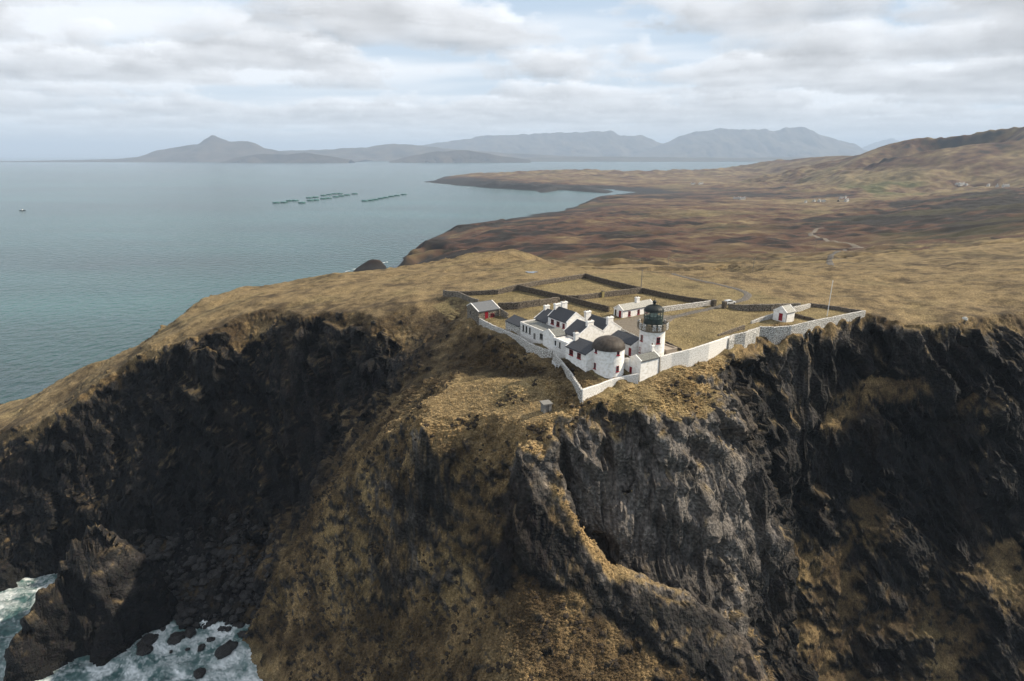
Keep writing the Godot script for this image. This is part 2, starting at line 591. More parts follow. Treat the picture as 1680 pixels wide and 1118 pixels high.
# a mountain range across the bay: a crest line given as x, height, ... at one distance
func range_of_hills(called: String, crest: Array, f: float, deep: float, seed_: int, tint: Color) -> void:
	var n := noise("range", seed_, 1.0 / 2600.0, 5, true)
	var n2 := noise("range_fine", seed_ + 5, 1.0 / 500.0, 4)
	var curve := Curve2D.new()
	var xa: float = crest[0]
	var xb: float = crest[crest.size() - 2]
	var nx := 260
	var nf := 56
	var V := PackedVector3Array(); V.resize(nx * nf)
	for q in nx:
		var x := lerpf(xa, xb, q / (nx - 1.0))
		var i := 0
		while i + 4 < crest.size() and crest[i + 2] < x:
			i += 2
		var t: float = clampf((x - crest[i]) / (crest[i + 2] - crest[i]), 0.0, 1.0)
		t = t * 0.5 + smoothstep(0.0, 1.0, t) * 0.5
		var top: float = lerpf(crest[i + 1], crest[i + 3], t)
		for j in nf:
			var s := j / (nf - 1.0)              # 0 front foot, 0.5 crest, 1 back foot
			var up := 1.0 - absf(s - 0.5) * 2.0
			var fold: float = n.get_noise_2d(x, (s - 0.5) * deep)
			var y := top * pow(up, 1.1 + 0.75 * fold) + n2.get_noise_2d(x, s * deep) * top * 0.07 * up
			y += top * 0.10 * fold * up * (1.0 - up) * 4.0
			if up < 0.02: y = -15.0
			V[j * nx + q] = Vector3(x, y, -(f + s * deep + fold * 300.0 * (1.0 - up)))
	var N := PackedVector3Array(); N.resize(nx * nf)
	var C := PackedColorArray(); C.resize(nx * nf)
	for j in nf:
		for q in nx:
			var ax := V[j * nx + mini(q + 1, nx - 1)] - V[j * nx + maxi(q - 1, 0)]
			var af := V[mini(j + 1, nf - 1) * nx + q] - V[maxi(j - 1, 0) * nx + q]
			var nn := ax.cross(af).normalized()
			if nn.y < 0.0: nn = -nn
			N[j * nx + q] = nn
			var p := V[j * nx + q]
			var c := tint * (1.0 + n2.get_noise_2d(p.x * 0.7, p.z + 900.0) * 0.9 + 0.5 * n.get_noise_2d(p.x * 1.4, p.z))
			C[j * nx + q] = Color(c.r, c.g, c.b, 1.0)
	structure(put(called, grid_mesh(V, N, C, nx, nf, Rect2(), -14.0), null))

func _ready() -> void:
	# ---- camera
	var cam := Camera3D.new()
	cam.name = "camera"
	cam.position = Vector3(0, 158, 0)
	cam.rotation.x = -atan(305.0 / 970.0)
	cam.fov = rad_to_deg(2.0 * atan(559.0 / 970.0))
	cam.near = 0.5
	cam.far = 80000.0
	add_child(cam)
	cam.current = true
	# ---- sky, air, sun, exposure
	var env := Environment.new()
	env.background_mode = Environment.BG_SKY
	env.sky = make_sky()
	env.background_energy_multiplier = 0.9
	env.ambient_light_source = Environment.AMBIENT_SOURCE_SKY
	env.tonemap_mode = Environment.TONE_MAPPER_LINEAR
	env.tonemap_exposure = 1.5
	env.sdfgi_enabled = true
	env.ssao_enabled = true
	env.ssil_enabled = true
	env.fog_enabled = true
	env.fog_density = 0.000052
	env.fog_light_color = Color(0.755, 0.84, 0.945)
	var we := WorldEnvironment.new()
	we.name = "weather"
	we.environment = env
	add_child(we)
	var sun := DirectionalLight3D.new()
	sun.name = "sun"
	sun.light_energy = 1.6
	sun.light_color = Color(1.0, 0.94, 0.84)
	sun.light_angular_distance = 0.6
	sun.shadow_enabled = true
	add_child(sun)
	var az := deg_to_rad(81.0)
	var el := deg_to_rad(37.0)
	sun.look_at_from_position(Vector3.ZERO, -Vector3(sin(az) * cos(el), sin(el), -cos(az) * cos(el)))
	build_land()
	build_sea()
	build_station()
	plants()

func build_land() -> void:
	noise("patch", 21, 1.0 / 24.0, 4)
	noise("small", 22, 1.0 / 6.0, 3)
	noise("fleck", 23, 1.0 / 1.5, 2)
	noise("green", 24, 1.0 / 38.0, 3)
	noise("crag", 25, 1.0 / 22.0, 4, true)
	noise("chip", 26, 1.0 / 3.2, 3)
	noise("lump", 27, 1.0 / 7.0, 3)
	noise("rush", 39, 1.0 / 17.0, 4)
	noise("bed", 44, 1.0 / 2.2, 3)
	noise("splinter", 37, 1.0 / 1.1, 3)
	noise("streak", 38, 1.0 / 2.6, 5)
	noise("tuft", 28, 1.0 / 1.7, 2)
	noise("outcrop", 29, 1.0 / 6.5, 3)
	noise("hummock", 31, 1.0 / 140.0, 3)
	noise("knob", 32, 1.0 / 46.0, 3)
	noise("hill", 33, 1.0 / 420.0, 4, true)
	noise("moor", 34, 1.0 / 260.0, 4)
	noise("moss", 35, 1.0 / 60.0, 4)
	var block := noise("block", 30, 1.0 / 3.4, 1)
	block.noise_type = FastNoiseLite.TYPE_CELLULAR
	block.cellular_return_type = FastNoiseLite.RETURN_CELL_VALUE
	var slab := noise("slab", 36, 1.0 / 1.5, 1)
	slab.noise_type = FastNoiseLite.TYPE_CELLULAR
	slab.cellular_return_type = FastNoiseLite.RETURN_CELL_VALUE
	var plate := noise("plate", 40, 1.0 / 7.5, 1)
	plate.noise_type = FastNoiseLite.TYPE_CELLULAR
	plate.cellular_return_type = FastNoiseLite.RETURN_CELL_VALUE
	var turf := mat("turf", Color(1, 1, 1), 0.97, noise_tex(1, 0.018, Color(0.62, 0.60, 0.56), Color(1, 1, 1), 1024, FastNoiseLite.TYPE_SIMPLEX_SMOOTH, 6), 11.0, noise_tex(2, 0.03, Color.BLACK, Color.WHITE, 1024, FastNoiseLite.TYPE_SIMPLEX_SMOOTH, 5), 22.0)
	turf.vertex_color_use_as_albedo = true
	var stone := mat("stone", Color(1, 1, 1), 0.85, noise_tex(3, 0.012, Color(0.50, 0.50, 0.50), Color(1, 1, 1), 1024, FastNoiseLite.TYPE_SIMPLEX_SMOOTH, 6), 14.0, noise_tex(4, 0.014, Color.BLACK, Color.WHITE, 1024, FastNoiseLite.TYPE_SIMPLEX_SMOOTH, 6), 40.0)
	stone.vertex_color_use_as_albedo = true
	land("rim of the west cliff", [-330, 250, 30, -260, 225, 43, -207.5, 217.6, 51, -182.8, 211.3, 57, -169.1, 217, 68, -160.5, 228.9, 75, -143.9, 228.5, 82, -120.4, 225.1, 89, -119, 237.9, 92, -105.4, 240.6, 95.5, -94.8, 237.7, 96.5, -82.2, 221.6, 97, -75.6, 225.2, 98.5, -55.4, 216.7, 100.5, -50.5, 209.1, 100, -39, 216.1, 104, -27.6, 218.8, 104.5], 0.85, 0.4, "b", 5)
	land("west cliff upper", [-203.6, 209.7, 41, -176.5, 209.1, 52, -158.6, 221.9, 62, -133.6, 225.1, 74, -115.6, 226.7, 80, -102, 229.4, 83, -82.2, 222.5, 84, -64.6, 211.5, 84, -46.7, 193.6, 88, -38.8, 198.8, 93, -30.3, 200.9, 98], 0.08, 0.14, "n", 6)
	land("west cliff middle", [-260, 205, 20, -201.8, 202.8, 26, -168.7, 211.5, 40, -132, 215.9, 54, -100.5, 217.3, 56, -80.1, 208.8, 60, -63.4, 201.3, 66, -45.4, 185.4, 80], 0.22, 0.06, "n", 6)
	land("west cliff lower", [-197, 191.6, 9, -171.9, 199.3, 20, -151.3, 202.8, 26, -131.7, 208, 31, -99.2, 206.4, 32, -78.5, 197.6, 40, -62.5, 187.1, 56], 0.05, 0.1, "n", 6)
	land("west cliff foot", [-260, 186, -4, -195.4, 186.2, -2, -181.5, 192.8, -1, -167.4, 198.6, 5, -143.3, 201.3, 13, -127.7, 199.3, 13, -109.9, 197.4, 13, -92.9, 191.5, 16], 0.0, 0.08, "n", 6)
	land("scree", [-136.3, 182.9, 5, -123.6, 185, 6, -109.2, 183.8, 7, -95.1, 177.3, 7], 0, 0.1, "n", 6)
	land("shore", [-131.4, 163.9, -0.6, -121.8, 163.6, -0.4, -107.7, 165, -0.4, -97.7, 166.3, -0.3, -89.6, 164.9, 1], 0, 0.1, "n", 6)
	land("gully", [-21.9, 204.9, 102.5, -24.3, 189.9, 97, -27.6, 179.8, 93, -37.7, 178.3, 83, -48.5, 178.5, 72, -62.8, 181, 57, -71.8, 176.9, 38, -82.4, 174.2, 20, -88.1, 170.5, 5], 0.3, 0.15, "n", 5)
	land("west ridge", [-23.6, 137.9, 94.3, -31.2, 144.7, 87, -39.7, 151, 78, -49.8, 159.4, 68, -57.5, 159.7, 56, -68.8, 162.8, 38, -78.1, 163.9, 25, -88.6, 162.9, 5, -92.9, 160.8, -1], 1.2, 0.42, "n", 5)
	land("sea bed west", [-330, 215, -8, -330, 60, -8, -240, 120, -8, -190, 165, -7, -168, 178, -6, -190, 120, -8, -160, 60, -8, -120, 120, -7, -105, 143, -5, -118, 158, -3, -100, 60, -8, -70, 75, -8], 0, 0.1, "n", 999)
	land("sea bed south", [-45, 50, -8, 0, 30, -8, 50, 45, -8, 95, 90, -8, 110, 125, -7, 160, 130, -8, 250, 122, -8, 330, 110, -8, 200, 50, -8, 600, 60, -8, 600, 120, -8, -330, 30, -8, 330, 30, -8, 100, 30, -8], 0, 0.1, "n", 999)
	land("crag under the shed", [-19.7, 193.1, 102.5, -12.9, 184.2, 103, -7.5, 172.7, 103.5, 0, 165.3, 103, 6.7, 153.2, 103.5], 0.8, 0.4, "n", 6)
	land("crag foot", [-18.2, 175.8, 96.5, -11.9, 166.1, 96, -5.5, 166, 98, 0.8, 153, 100, 6.5, 147.7, 102], 0.45, 0.1, "n", 6)
	land("hollow", [-22.6, 144.6, 96.3, -14.9, 149, 98, -4.9, 148.4, 100, 3.1, 141.9, 101.7, 9.9, 137.5, 101.8], 1.1, 0.95, "n", 6)
	land("terrace", [-19.6, 139.9, 95.4, -12.6, 140.1, 96, -3.1, 137.7, 97.6, 4.4, 131.9, 99, 11, 130.8, 100.6], 1.1, 1.1, "n", 6)
	land("terrace brink", [-23.5, 137.1, 94.5, -16.1, 136.4, 95, -9.2, 136.4, 95.5, -1.5, 130.6, 97, 4.5, 124.5, 98.5, 9, 123, 99.5], 1.1, 1.1, "n", 4)
	land("bank", [-22.7, 132.5, 90.5, -15.9, 133.2, 91, -9, 132.2, 92, -1.4, 126, 93.5], 1.4, 0.4, "n", 6)
	land("upper slope", [-29.8, 135.5, 81.5, -21.3, 131.3, 83, -8.8, 125.5, 85.5, -2.1, 119.2, 86], 1.7, 0.42, "n", 6)
	land("middle slope", [-51.6, 152.7, 48, -36.9, 140.1, 61, -21.8, 130.4, 69.5, -8.7, 121.3, 74, -2.5, 113.3, 78], 1.35, 0.42, "n", 6)
	land("lower slope", [-80.1, 155.2, 4, -65, 151.6, 22, -40.8, 134.8, 37, -21.4, 121.5, 49, -7, 110.3, 59], 1.35, 0.4, "n", 6)
	land("foot slope", [-89.9, 148, -3, -74.5, 145.2, 2, -56.7, 134.2, 12, -39, 123.2, 24, -16.9, 106.6, 42, 0, 92.8, 57], 1.3, 0.38, "n", 6)
	land("slope below", [-95, 148, -4, -82, 128, -3, -62, 108, -2, -42, 95, 6, -20, 84, 22, 0, 74, 34, 22, 76, 34, 45, 82, 22], 0.6, 0.3, "n", 6)
	land("toe", [-60, 88, -7, -25, 66, 0, 5, 50, 0, 38, 58, -2, 70, 80, -5], 0.1, 0.1, "n", 6)
	land("fin crest", [0.7, 116.6, 97, 5.4, 116.1, 92, 12.8, 113.7, 84, 17, 112.5, 77, 21.8, 111.1, 70], 0.62, 0.95, "n", 4)
	land("fin crest lower", [26.2, 112, 68, 30.5, 112.4, 66.5, 35.2, 113.6, 63.5, 39.6, 113.7, 62, 44.6, 114.5, 57, 49, 113.9, 54, 52.6, 112.5, 50, 55.6, 110.1, 47, 58.9, 107.6, 41], 0.12, 0.85, "n", 4)
	land("fin crest below", [66, 102, 28, 72, 94, 10, 78, 86, -4], 0.3, 0.4, "n", 6)
	land("fin face upper", [-0.3, 116.3, 87, 4, 111.3, 84, 10.7, 110.3, 77, 18.7, 107.6, 68, 33.2, 110, 61, 43.6, 110.2, 54, 51.8, 106.8, 45], 0.3, 0.3, "n", 6)
	land("fin face middle", [-2.4, 112.5, 77, 5.3, 108.6, 72, 14.5, 104.8, 64, 28.5, 105.5, 55, 41.1, 104.2, 46], 0.5, 0.15, "n", 6)
	land("fin face lower", [-5.6, 112.4, 64, 2.6, 100.6, 63, 14.1, 98, 56, 27.8, 100.2, 49], 0.85, 0.32, "n", 6)
	land("fin back gully", [7, 122.5, 90.5, 13, 121, 77, 20, 119.5, 66, 30, 119, 59, 41, 119.5, 53, 50, 121, 45, 60, 119, 32, 70, 110, 13, 80, 98, -2], 0.25, 0.6, "n", 6)
	land("saddle", [6.2, 121.9, 97, 9, 121.9, 98.5, 12.7, 124.6, 99.5], 0.95, 0.9, "n", 6)
	land("wall foot", [16.3, 128.9, 102.7, 21.1, 133, 103, 24.6, 135.2, 103.4, 31.5, 136.9, 103.7, 37.7, 141.9, 105.2, 45.8, 145.1, 105.2, 51.2, 147.8, 105.6, 61.2, 159.6, 106.2], 1, 0.8, "n", 6)
	land("buttress shoulder", [13.5, 125.7, 99, 17.1, 126.6, 99.8, 24.2, 126.5, 100.5, 31.5, 127.7, 101.5, 42.2, 135.6, 101.3, 52.8, 144.5, 99.8, 57.6, 149.4, 104], 0.82, 0.75, "n", 6)
	land("buttress upper face", [10.4, 120.2, 94, 15.8, 125.6, 94, 20.9, 126.1, 92.5, 28.7, 125.9, 95, 35.9, 126.4, 95.5, 46.1, 130.8, 93, 57.6, 142.2, 93], 0.32, 0.85, "n", 6)
	land("buttress face", [16.4, 122.2, 85, 21.6, 124.3, 87, 27.6, 121.4, 85.5, 33.9, 121.7, 88.5, 40.8, 124.7, 83.5, 46, 127.8, 85, 60.7, 142, 86], 0.1, 1.15, "n", 6)
	land("buttress lower face", [21.3, 123.1, 74.5, 28.1, 123.5, 72.5, 34.8, 121.6, 75.5, 41.9, 124.6, 70, 49.2, 129.4, 72, 53.8, 130.7, 62], 0.1, 0.95, "n", 6)
	land("buttress edge", [57.4, 143.5, 98.5, 61.3, 143.8, 90.5, 68, 143.4, 78, 70.7, 141.3, 66, 70, 141.6, 52, 69.7, 138.5, 38], 0.35, 0.75, "n", 4)
	land("buttress edge foot", [70, 133, 24, 73, 122, 8, 80, 110, -3], 0.2, 0.3, "n", 6)
	land("east gully", [61.4, 153.5, 102.5, 68.8, 157.1, 90, 76, 155, 70, 79, 149, 52, 82, 141, 30, 86, 130, 10, 92, 116, -4], 0.12, 0.2, "n", 6)
	land("rim of the east cliff", [59.9, 153.8, 104.2, 64.7, 157.2, 104.8, 71.9, 166.5, 106.2, 82.1, 169.3, 106.3, 90.4, 171.5, 106.6, 94.7, 174.7, 107, 104.4, 180.6, 107.3, 114.1, 184.2, 107.5, 119.9, 183.8, 107, 125.6, 180.2, 106, 132.8, 179.2, 105.5, 140.1, 178.8, 106, 153.2, 186.5, 107.5, 168.9, 188.9, 108.5, 220, 190, 110.5, 330, 180, 113, 600, 170, 120], 0.85, 0.5, "b", 5)
	land("east cliff upper", [75.8, 168.7, 97, 86.7, 171.5, 94, 99, 174.3, 97, 116, 182.6, 92, 128, 177, 94, 139.6, 177, 94, 157.1, 177, 94, 220, 182, 90, 330, 172, 92, 600, 160, 96], 0.05, 0.06, "n", 6)
	land("east ledge", [88.7, 170.2, 76, 102.6, 173.3, 83, 112.8, 174.7, 84.5, 127.3, 173.7, 87, 138.5, 173.9, 89, 156.1, 170.2, 76], 0.98, 0.35, "n", 6)
	land("east ledge foot", [95.6, 167.7, 73, 108.6, 171.6, 77, 127.9, 171.4, 76.5, 144.1, 172.6, 77], 0.8, 0.3, "n", 6)
	land("east cliff middle", [88.3, 163.8, 58, 109.7, 167.1, 56, 123, 167.8, 60, 133.2, 167.1, 56, 157.1, 165.4, 57, 250, 163, 55, 600, 145, 58], 0.35, 0.08, "n", 6)
	land("east cliff lower", [88.1, 157.6, 40, 108.1, 158.9, 39, 117.7, 156.3, 41, 132.4, 160.3, 38, 157.7, 160.3, 38], 0.62, 0.2, "n", 6)
	land("east cliff low", [86.6, 149.3, 24, 106.2, 150.4, 23, 130, 151.6, 22, 152.5, 149.3, 24, 250, 144, 22, 600, 128, 22], 0.58, 0.2, "n", 6)
	land("east cliff foot", [84.4, 139.9, 10, 104.6, 141.6, 4, 126.2, 140.6, 5, 150.4, 140.6, 5, 250, 130, 0, 600, 115, 0], 0.5, 0.15, "n", 6)
	land("bench by the sea wall", [17.5, 126.7, 102.2, 22.3, 130.8, 102.5, 25.8, 133, 102.9, 32.7, 134.7, 103.2, 38.9, 139.7, 104.7, 47, 142.9, 104.7, 52.4, 145.6, 105.1, 62.4, 157.4, 105.7], 1, 0.85, "n", 4)
	land("bench by the west wall", [-14.4, 186.4, 105.8, -8.3, 175.4, 105.5, -2.6, 167.4, 105, 2.6, 156.8, 104.5, 8, 150.6, 104.5], 1, 0.6, "n", 4)
	land("bench by the lawn wall", [8.6, 150.4, 104.4, 11.3, 139.9, 104, 13.2, 131.6, 103.2], 1, 0.6, "n", 4)
	land("bench by the east wall", [63, 158.5, 106, 74.4, 167.6, 106.3, 82.6, 167.6, 106.5, 90.3, 170.5, 106.6, 94.9, 173.4, 106.9, 105.1, 179.3, 107.2, 114.9, 183.8, 107.4], 1, 0.6, "n", 4)
	land("west outer wall foot", [-14.2, 190.1, 106.3, -11.8, 187.8, 106.3, -5.7, 176.8, 106, 0, 168.8, 105.5, 5.2, 158.2, 105, 10.6, 152.4, 105.2], 1, 0.6, "n", 6)
	land("front lawn wall foot", [11.2, 150.9, 105.2, 13.9, 140.4, 104.8, 15.8, 132.1, 104], 1, 0.6, "n", 6)
	land("yard", [-7.1, 185.6, 107, 0.2, 172.4, 107.2, 9.3, 158.1, 107.4, 13.4, 145.3, 107.4, 17.7, 138.6, 106.2, 16.4, 134.1, 104.6, 23.1, 134.9, 105.7, 29, 138.6, 105.2, 27, 136.2, 105.4, 20.5, 138, 106.1, 17, 136.9, 105.6, 29.9, 142.8, 106, 26.9, 145.6, 107.4, 38.5, 146, 107.8, 45, 148.9, 107.9, 58, 162, 107.8], 1, 0.45, "n", 999)
	land("courts", [19.2, 166.8, 108, 27.3, 154.2, 107.8, 28.6, 146.7, 107.6, 33.3, 181.8, 108, 44.1, 165, 108, 63.7, 171.6, 107.9, 64, 189.6, 108, 83.2, 178.2, 107.8, 98.5, 182.1, 107.6, 98.4, 191.5, 108, 87.7, 198.9, 108.2, 8.4, 183.7, 107.8, 19.8, 202.9, 108, 9, 219.7, 108, 2, 230.7, 108, 31.2, 251.8, 108, 34.3, 235.9, 108, 34, 217.9, 108, 42.1, 205.3, 108, 51.6, 229.2, 108], 1, 0.98, "b", 999)
	land("path by the east wall", [62.4, 160.1, 106.4, 73.8, 169.2, 106.7, 82, 169.2, 106.9, 89.7, 172.1, 107, 94.3, 175, 107.3, 104.5, 180.9, 107.6, 114.3, 185.4, 107.8], 1, 0.6, "n", 6)
	land("plateau west", [-26.5, 224.6, 106, -20.2, 217.4, 106.5, -14.7, 209.7, 106.5, -34, 230, 104.5, -48.4, 229, 103.5, -59.7, 235.3, 102, -75, 236.2, 100.5, -94.3, 247.8, 98.5, -111.4, 250.6, 97, -123.6, 248.3, 93.5, -136.4, 240, 89, -149.6, 234.5, 84], 1, 0.72, "b", 999)
	land("plateau middle", [-36.2, 246.3, 104.7, -20.1, 238.9, 106.3, -5.1, 245.3, 107, -65.5, 259.7, 101.8, -94.2, 263.1, 98.8, -119.7, 270.4, 96, 23.2, 278.9, 106.5, 45.7, 274.3, 106.5, 63.8, 254.4, 107], 1, 0.74, "b", 999)
	land("skyline west", [-240.5, 256, 46, -218.9, 252, 52, -209.8, 257.2, 59, -181.2, 251.5, 70, -156.7, 255.9, 83, -150.8, 279.9, 92, -128.8, 292, 94.8, -107.6, 302.7, 97, -77.5, 309.8, 99.5, -47.5, 327.3, 101, -27.8, 335.9, 103, -14, 339.8, 105, -1.8, 342.4, 106], 1, 0.72, "b", 8)
	land("seaward slope upper", [-249.5, 272, 37.7, -227.9, 268, 42.6, -218.8, 273.2, 48.4, -190.2, 267.5, 57.4, -165.7, 271.9, 68.1, -159.8, 295.9, 75.4, -137.8, 308, 77.7, -116.6, 318.7, 79.5, -86.5, 325.8, 81.6, -56.5, 343.3, 82.8, -36.8, 351.9, 84.5], 0.7, 0.3, "b", 12)
	land("seaward slope middle", [-260.5, 292, 20.7, -238.9, 288, 23.4, -229.8, 293.2, 26.6, -201.2, 287.5, 31.5, -176.7, 291.9, 37.4, -170.8, 315.9, 41.4, -148.8, 328, 42.7, -127.6, 338.7, 43.6, -97.5, 345.8, 44.8, -67.5, 363.3, 45.5, -47.8, 371.9, 46.4], 0.2, 0.3, "b", 12)
	land("seaward slope foot", [-270.5, 310, -2.8, -248.9, 306, -3.1, -239.8, 311.2, -3.5, -211.2, 305.5, -4.2, -186.7, 309.9, -5, -180.8, 333.9, -5.5, -158.8, 346, -5.7, -137.6, 356.7, -5.8, -107.5, 363.8, -6, -77.5, 381.3, -6.1, -57.8, 389.9, -6.2], 0, 0.3, "b", 12)
	land("knoll back", [0, 378, 97, -30, 394, 85, -110, 404, 60, 34, 366, 90, 75, 342, 84, 110, 340, 84], 1, 0.5, "b", 999)
	land("knoll", [-19.3, 309.2, 103.5, -8.3, 320.6, 105.5, 0.7, 323.7, 106, 7.3, 319.6, 104], 1, 0.74, "b", 999)
	land("skyline north", [0, 345.7, 105.5, 9.8, 339.3, 103.5, 15.5, 332.4, 101.5, 23, 315.9, 101, 37.7, 301.6, 102, 60.7, 291.3, 103, 70.8, 282.8, 104], 1, 0.7, "b", 10)
	land("field east", [62.3, 188.5, 108, 93.3, 210.1, 108, 123.6, 208.8, 108.3, 142, 202.9, 107.5, 165.4, 205.9, 109, 183.1, 206.9, 111, 162.4, 234.2, 107.3, 145.3, 247.7, 106.5, 120.6, 250.1, 106, 89.1, 235.6, 107, 330, 205, 117, 600, 200, 128], 1, 0.74, "b", 999)
	land("field brow", [74.8, 276, 105, 106.1, 282.8, 104, 137.8, 287.6, 104, 166.4, 285.4, 105, 193.4, 281.6, 106, 207.6, 262.4, 109, 212.1, 242.2, 112, 420, 280, 124, 600, 270, 135], 1, 0.72, "b", 14)
	land("behind the brow", [132.7, 354.7, 94, 173.4, 363.1, 94, 202.9, 370.1, 92, 213.1, 342, 97, 258.7, 346.1, 97, 284.6, 338.8, 99], 0.95, 0.55, "b", 20)
	land("second brow", [234.2, 402.8, 87, 262.3, 409.1, 91, 290.6, 414.4, 94, 324, 414.3, 97, 359.7, 417.1, 100, 520, 430, 118, 700, 430, 130], 0.95, 0.75, "b", 20)
	land("headland face", [-183.4, 896.8, -1, -161.3, 904.2, 1, -140.8, 905.9, 4, -108, 869.5, 12, -81.5, 829.7, 23], 0.05, -0.2, "f", 30)
	land("second headland face", [-129.5, 1216.6, 0, -120, 1222.1, 3, -106.1, 1221.8, 8, -77.7, 1189.2, 15], 0.05, -0.2, "f", 30)
	land("bluff top", [-186, 664, 30, -177, 668, 38, -168, 671, 42, -158, 668, 45, -149, 674, 44, -141, 679, 36, -133, 682, 22], 0.75, 0.35, "f", 999)
	land("bluff side", [-193, 655, 12, -181, 652, 25, -172, 647, 22, -163, 651, 34, -154, 646, 24, -145, 655, 31, -137, 661, 18, -190, 676, 16, -176, 684, 24, -160, 690, 27, -146, 692, 20], 0.1, -0.1, "f", 999)
	land("bluff foot", [-120, 679, -7, -129, 696, -7, -147, 707, -7, -168, 708, -7, -187, 700, -7, -199, 684, -7, -200, 665, -7, -191, 648, -7, -173, 637, -7, -152, 636, -7, -133, 644, -7, -121, 660, -7, -120, 679, -7], 0.05, -0.1, "f", 999)
	land("inlet", [-90, 430, -6, -106, 520, -6, -130, 650, -6, -152, 760, -6, -176, 870, -6], 0.1, 0.05, "f", 25)
	land("inlet east side", [-76, 430, 40, -86, 520, 36, -106, 640, 34, -122, 760, 24, -140, 850, 6], 0.3, 0.0, "f", 40)
	land("coast foot", [-177.6, 952.9, -2, -171.1, 1157.9, -3, -143.6, 1241.7, -2, -140.6, 1454.7, -3, -37.1, 1458.9, -2, -26.1, 1605.5, -2, 94.5, 1636.4, -1, 173.1, 1802.2, -1, 244.3, 2055.3, -1, 360.5, 2495.1, -2, 518.8, 2683.5, -1], 0.1, 0.05, "f", 60)
	land("coast cliff top", [-145.5, 818.3, 24, -138.9, 888.5, 29, -132.2, 941.3, 30, -105.6, 893.7, 31, -80.6, 822.3, 31], 0.7, 0.15, "f", 25)
	land("second headland top", [-122.1, 1184.3, 15, -112.7, 1230.2, 20, -91.4, 1196.2, 22, -57.6, 1129.8, 25], 0.7, 0.2, "f", 25)
	land("far coast top", [-31.5, 1408.5, 12, -22.9, 1410.7, 16, 13.7, 1344.1, 18, 100.1, 1520.9, 14, 188.5, 1778.7, 9, 253.4, 2015.3, 12, 326.5, 2244.1, 13, 371.7, 2245.6, 14, 493.5, 2460.9, 5], 0.75, 0.2, "f", 60)
	land("far coast face", [-36.5, 1435.6, 2, -11.5, 1414.1, 10, 161, 1769.6, 1, 242.8, 2042.4, 0, 292.5, 2154.1, 3], 0.05, -0.1, "f", 60)
	land("moor brown", [-71, 886, 33, -39.1, 954.8, 34, 16.4, 796.4, 44, 21.5, 1053.3, 34, 96.7, 857.6, 44, 131.9, 1179.6, 31, 250.7, 1550.2, 22, 397.9, 1642.8, 22, 238.4, 1063.7, 36, 35.3, 568.2, 62, 6.4, 618.5, 58, 80.7, 556.4, 64, -37.2, 720.4, 46, -22.4, 1095.8, 29], 1, 0.2, "f", 999)
	land("moor mixed", [93.8, 567.5, 68, 117.7, 473.5, 78, 136.6, 424.9, 84, 190.4, 712.6, 56, 224.5, 604.6, 64, 322.5, 928.5, 44, 346.7, 768, 52, 233.4, 537.4, 70, 293.5, 580.2, 66, 440.8, 844.8, 50, 399.8, 670.7, 62, 299, 517.1, 76], 1, 0.34, "f", 999)
	land("dark heath", [471.2, 719.6, 66, 572.6, 780.9, 70, 509.9, 610.3, 88, 649.9, 1032.6, 52, 812.8, 1117.1, 60, 798.6, 942.2, 80, 1132.1, 1393.5, 70, 1042.8, 1480.7, 50], 1, -0.25, "f", 999)
	land("tan moor", [440.1, 1402.5, 28, 510.9, 1227.4, 32, 699.5, 1504.6, 26, 642.9, 1772.6, 20, 763.7, 1481.8, 28, 785.3, 1337.8, 34], 1, 0.55, "f", 999)
	land("fields", [884.4, 1721.2, 24, 1056, 1809.8, 26, 875.6, 1892.1, 20], 1, 0.8, "f", 999)
	land("heather band", [488.4, 2211.9, 14, 688.2, 2211.9, 14, 953.6, 2320.3, 16, 978, 2028.4, 20, 1139.5, 2027.6, 26], 1, 0.1, "f", 999)
	land("peninsula cliff foot", [-559.1, 3739.6, -2, -335.4, 3360.6, -2, -92.8, 2995.1, -2, 90.2, 2816, -2, 312.3, 2890.1, -2, 419.3, 2995.1, -2, 464.5, 2728.3, -1], 0.0, 0.05, "f", 120)
	land("peninsula cliff top", [-356.4, 3772, 22, -95.3, 3085.1, 26, 91.7, 2872.8, 24, 306.3, 2840.8, 20, 438.5, 3027.6, 8], 0.22, 0.1, "f", 120)
	land("peninsula land", [-160.3, 4034.6, 28, 145.7, 3661.1, 26, 468.2, 3925.4, 24, 705.7, 3544.3, 20, 503.2, 3152.4, 14, 780.2, 3005.5, 12, 1092.5, 3925.4, 24, 1132.1, 3154.3, 20, 1360.8, 4030.2, 32, 1636, 4020.2, 40, 1299.9, 2834.3, 34], 1, 0.62, "f", 999)
	land("peninsula skyline", [-272.8, 4433, 30, 217.4, 4296.3, 36, 289.8, 4570.7, 50, 575.1, 4570.7, 50, 763.7, 4530.4, 38, 1017.1, 4621.3, 40, 1337.6, 4655.4, 48, 1643.7, 4611.8, 60], 1, 0.6, "f", 200)
	land("peninsula back", [-542.2, 4742.6, -4, -332.8, 5133, -4, 157.4, 4996.3, -4, 515.1, 5270.7, -4, 957.1, 5321.3, -4, 1583.7, 5311.8, -4, 3400, 7000, -4, 5200, 7000, 20], 0.5, 0.4, "f", 999)
	land("hill crest low", [1972.8, 4600, 121.2, 1995, 4500, 132.6, 2032.9, 4300, 137.8, 2098, 4100, 150.3, 2056.5, 3700, 154.5], 1, 0.5, "f", 150)
	land("hill crest", [1667.2, 3000, 156.6, 1705.7, 2900, 187.8, 1754.9, 2850, 213.8, 1803.6, 2800, 225.8, 1927.9, 2750, 244.8, 2019, 2700, 265.6, 2107.2, 2650, 275.7, 2141.2, 2600, 280.6, 2700, 2500, 330, 3600, 2300, 400], 1, 0.5, "f", 120)
	land("hill back", [2100, 4600, 60, 2900, 4300, 120, 4200, 4000, 200, 5200, 4500, 100], 1, 0.5, "f", 999)
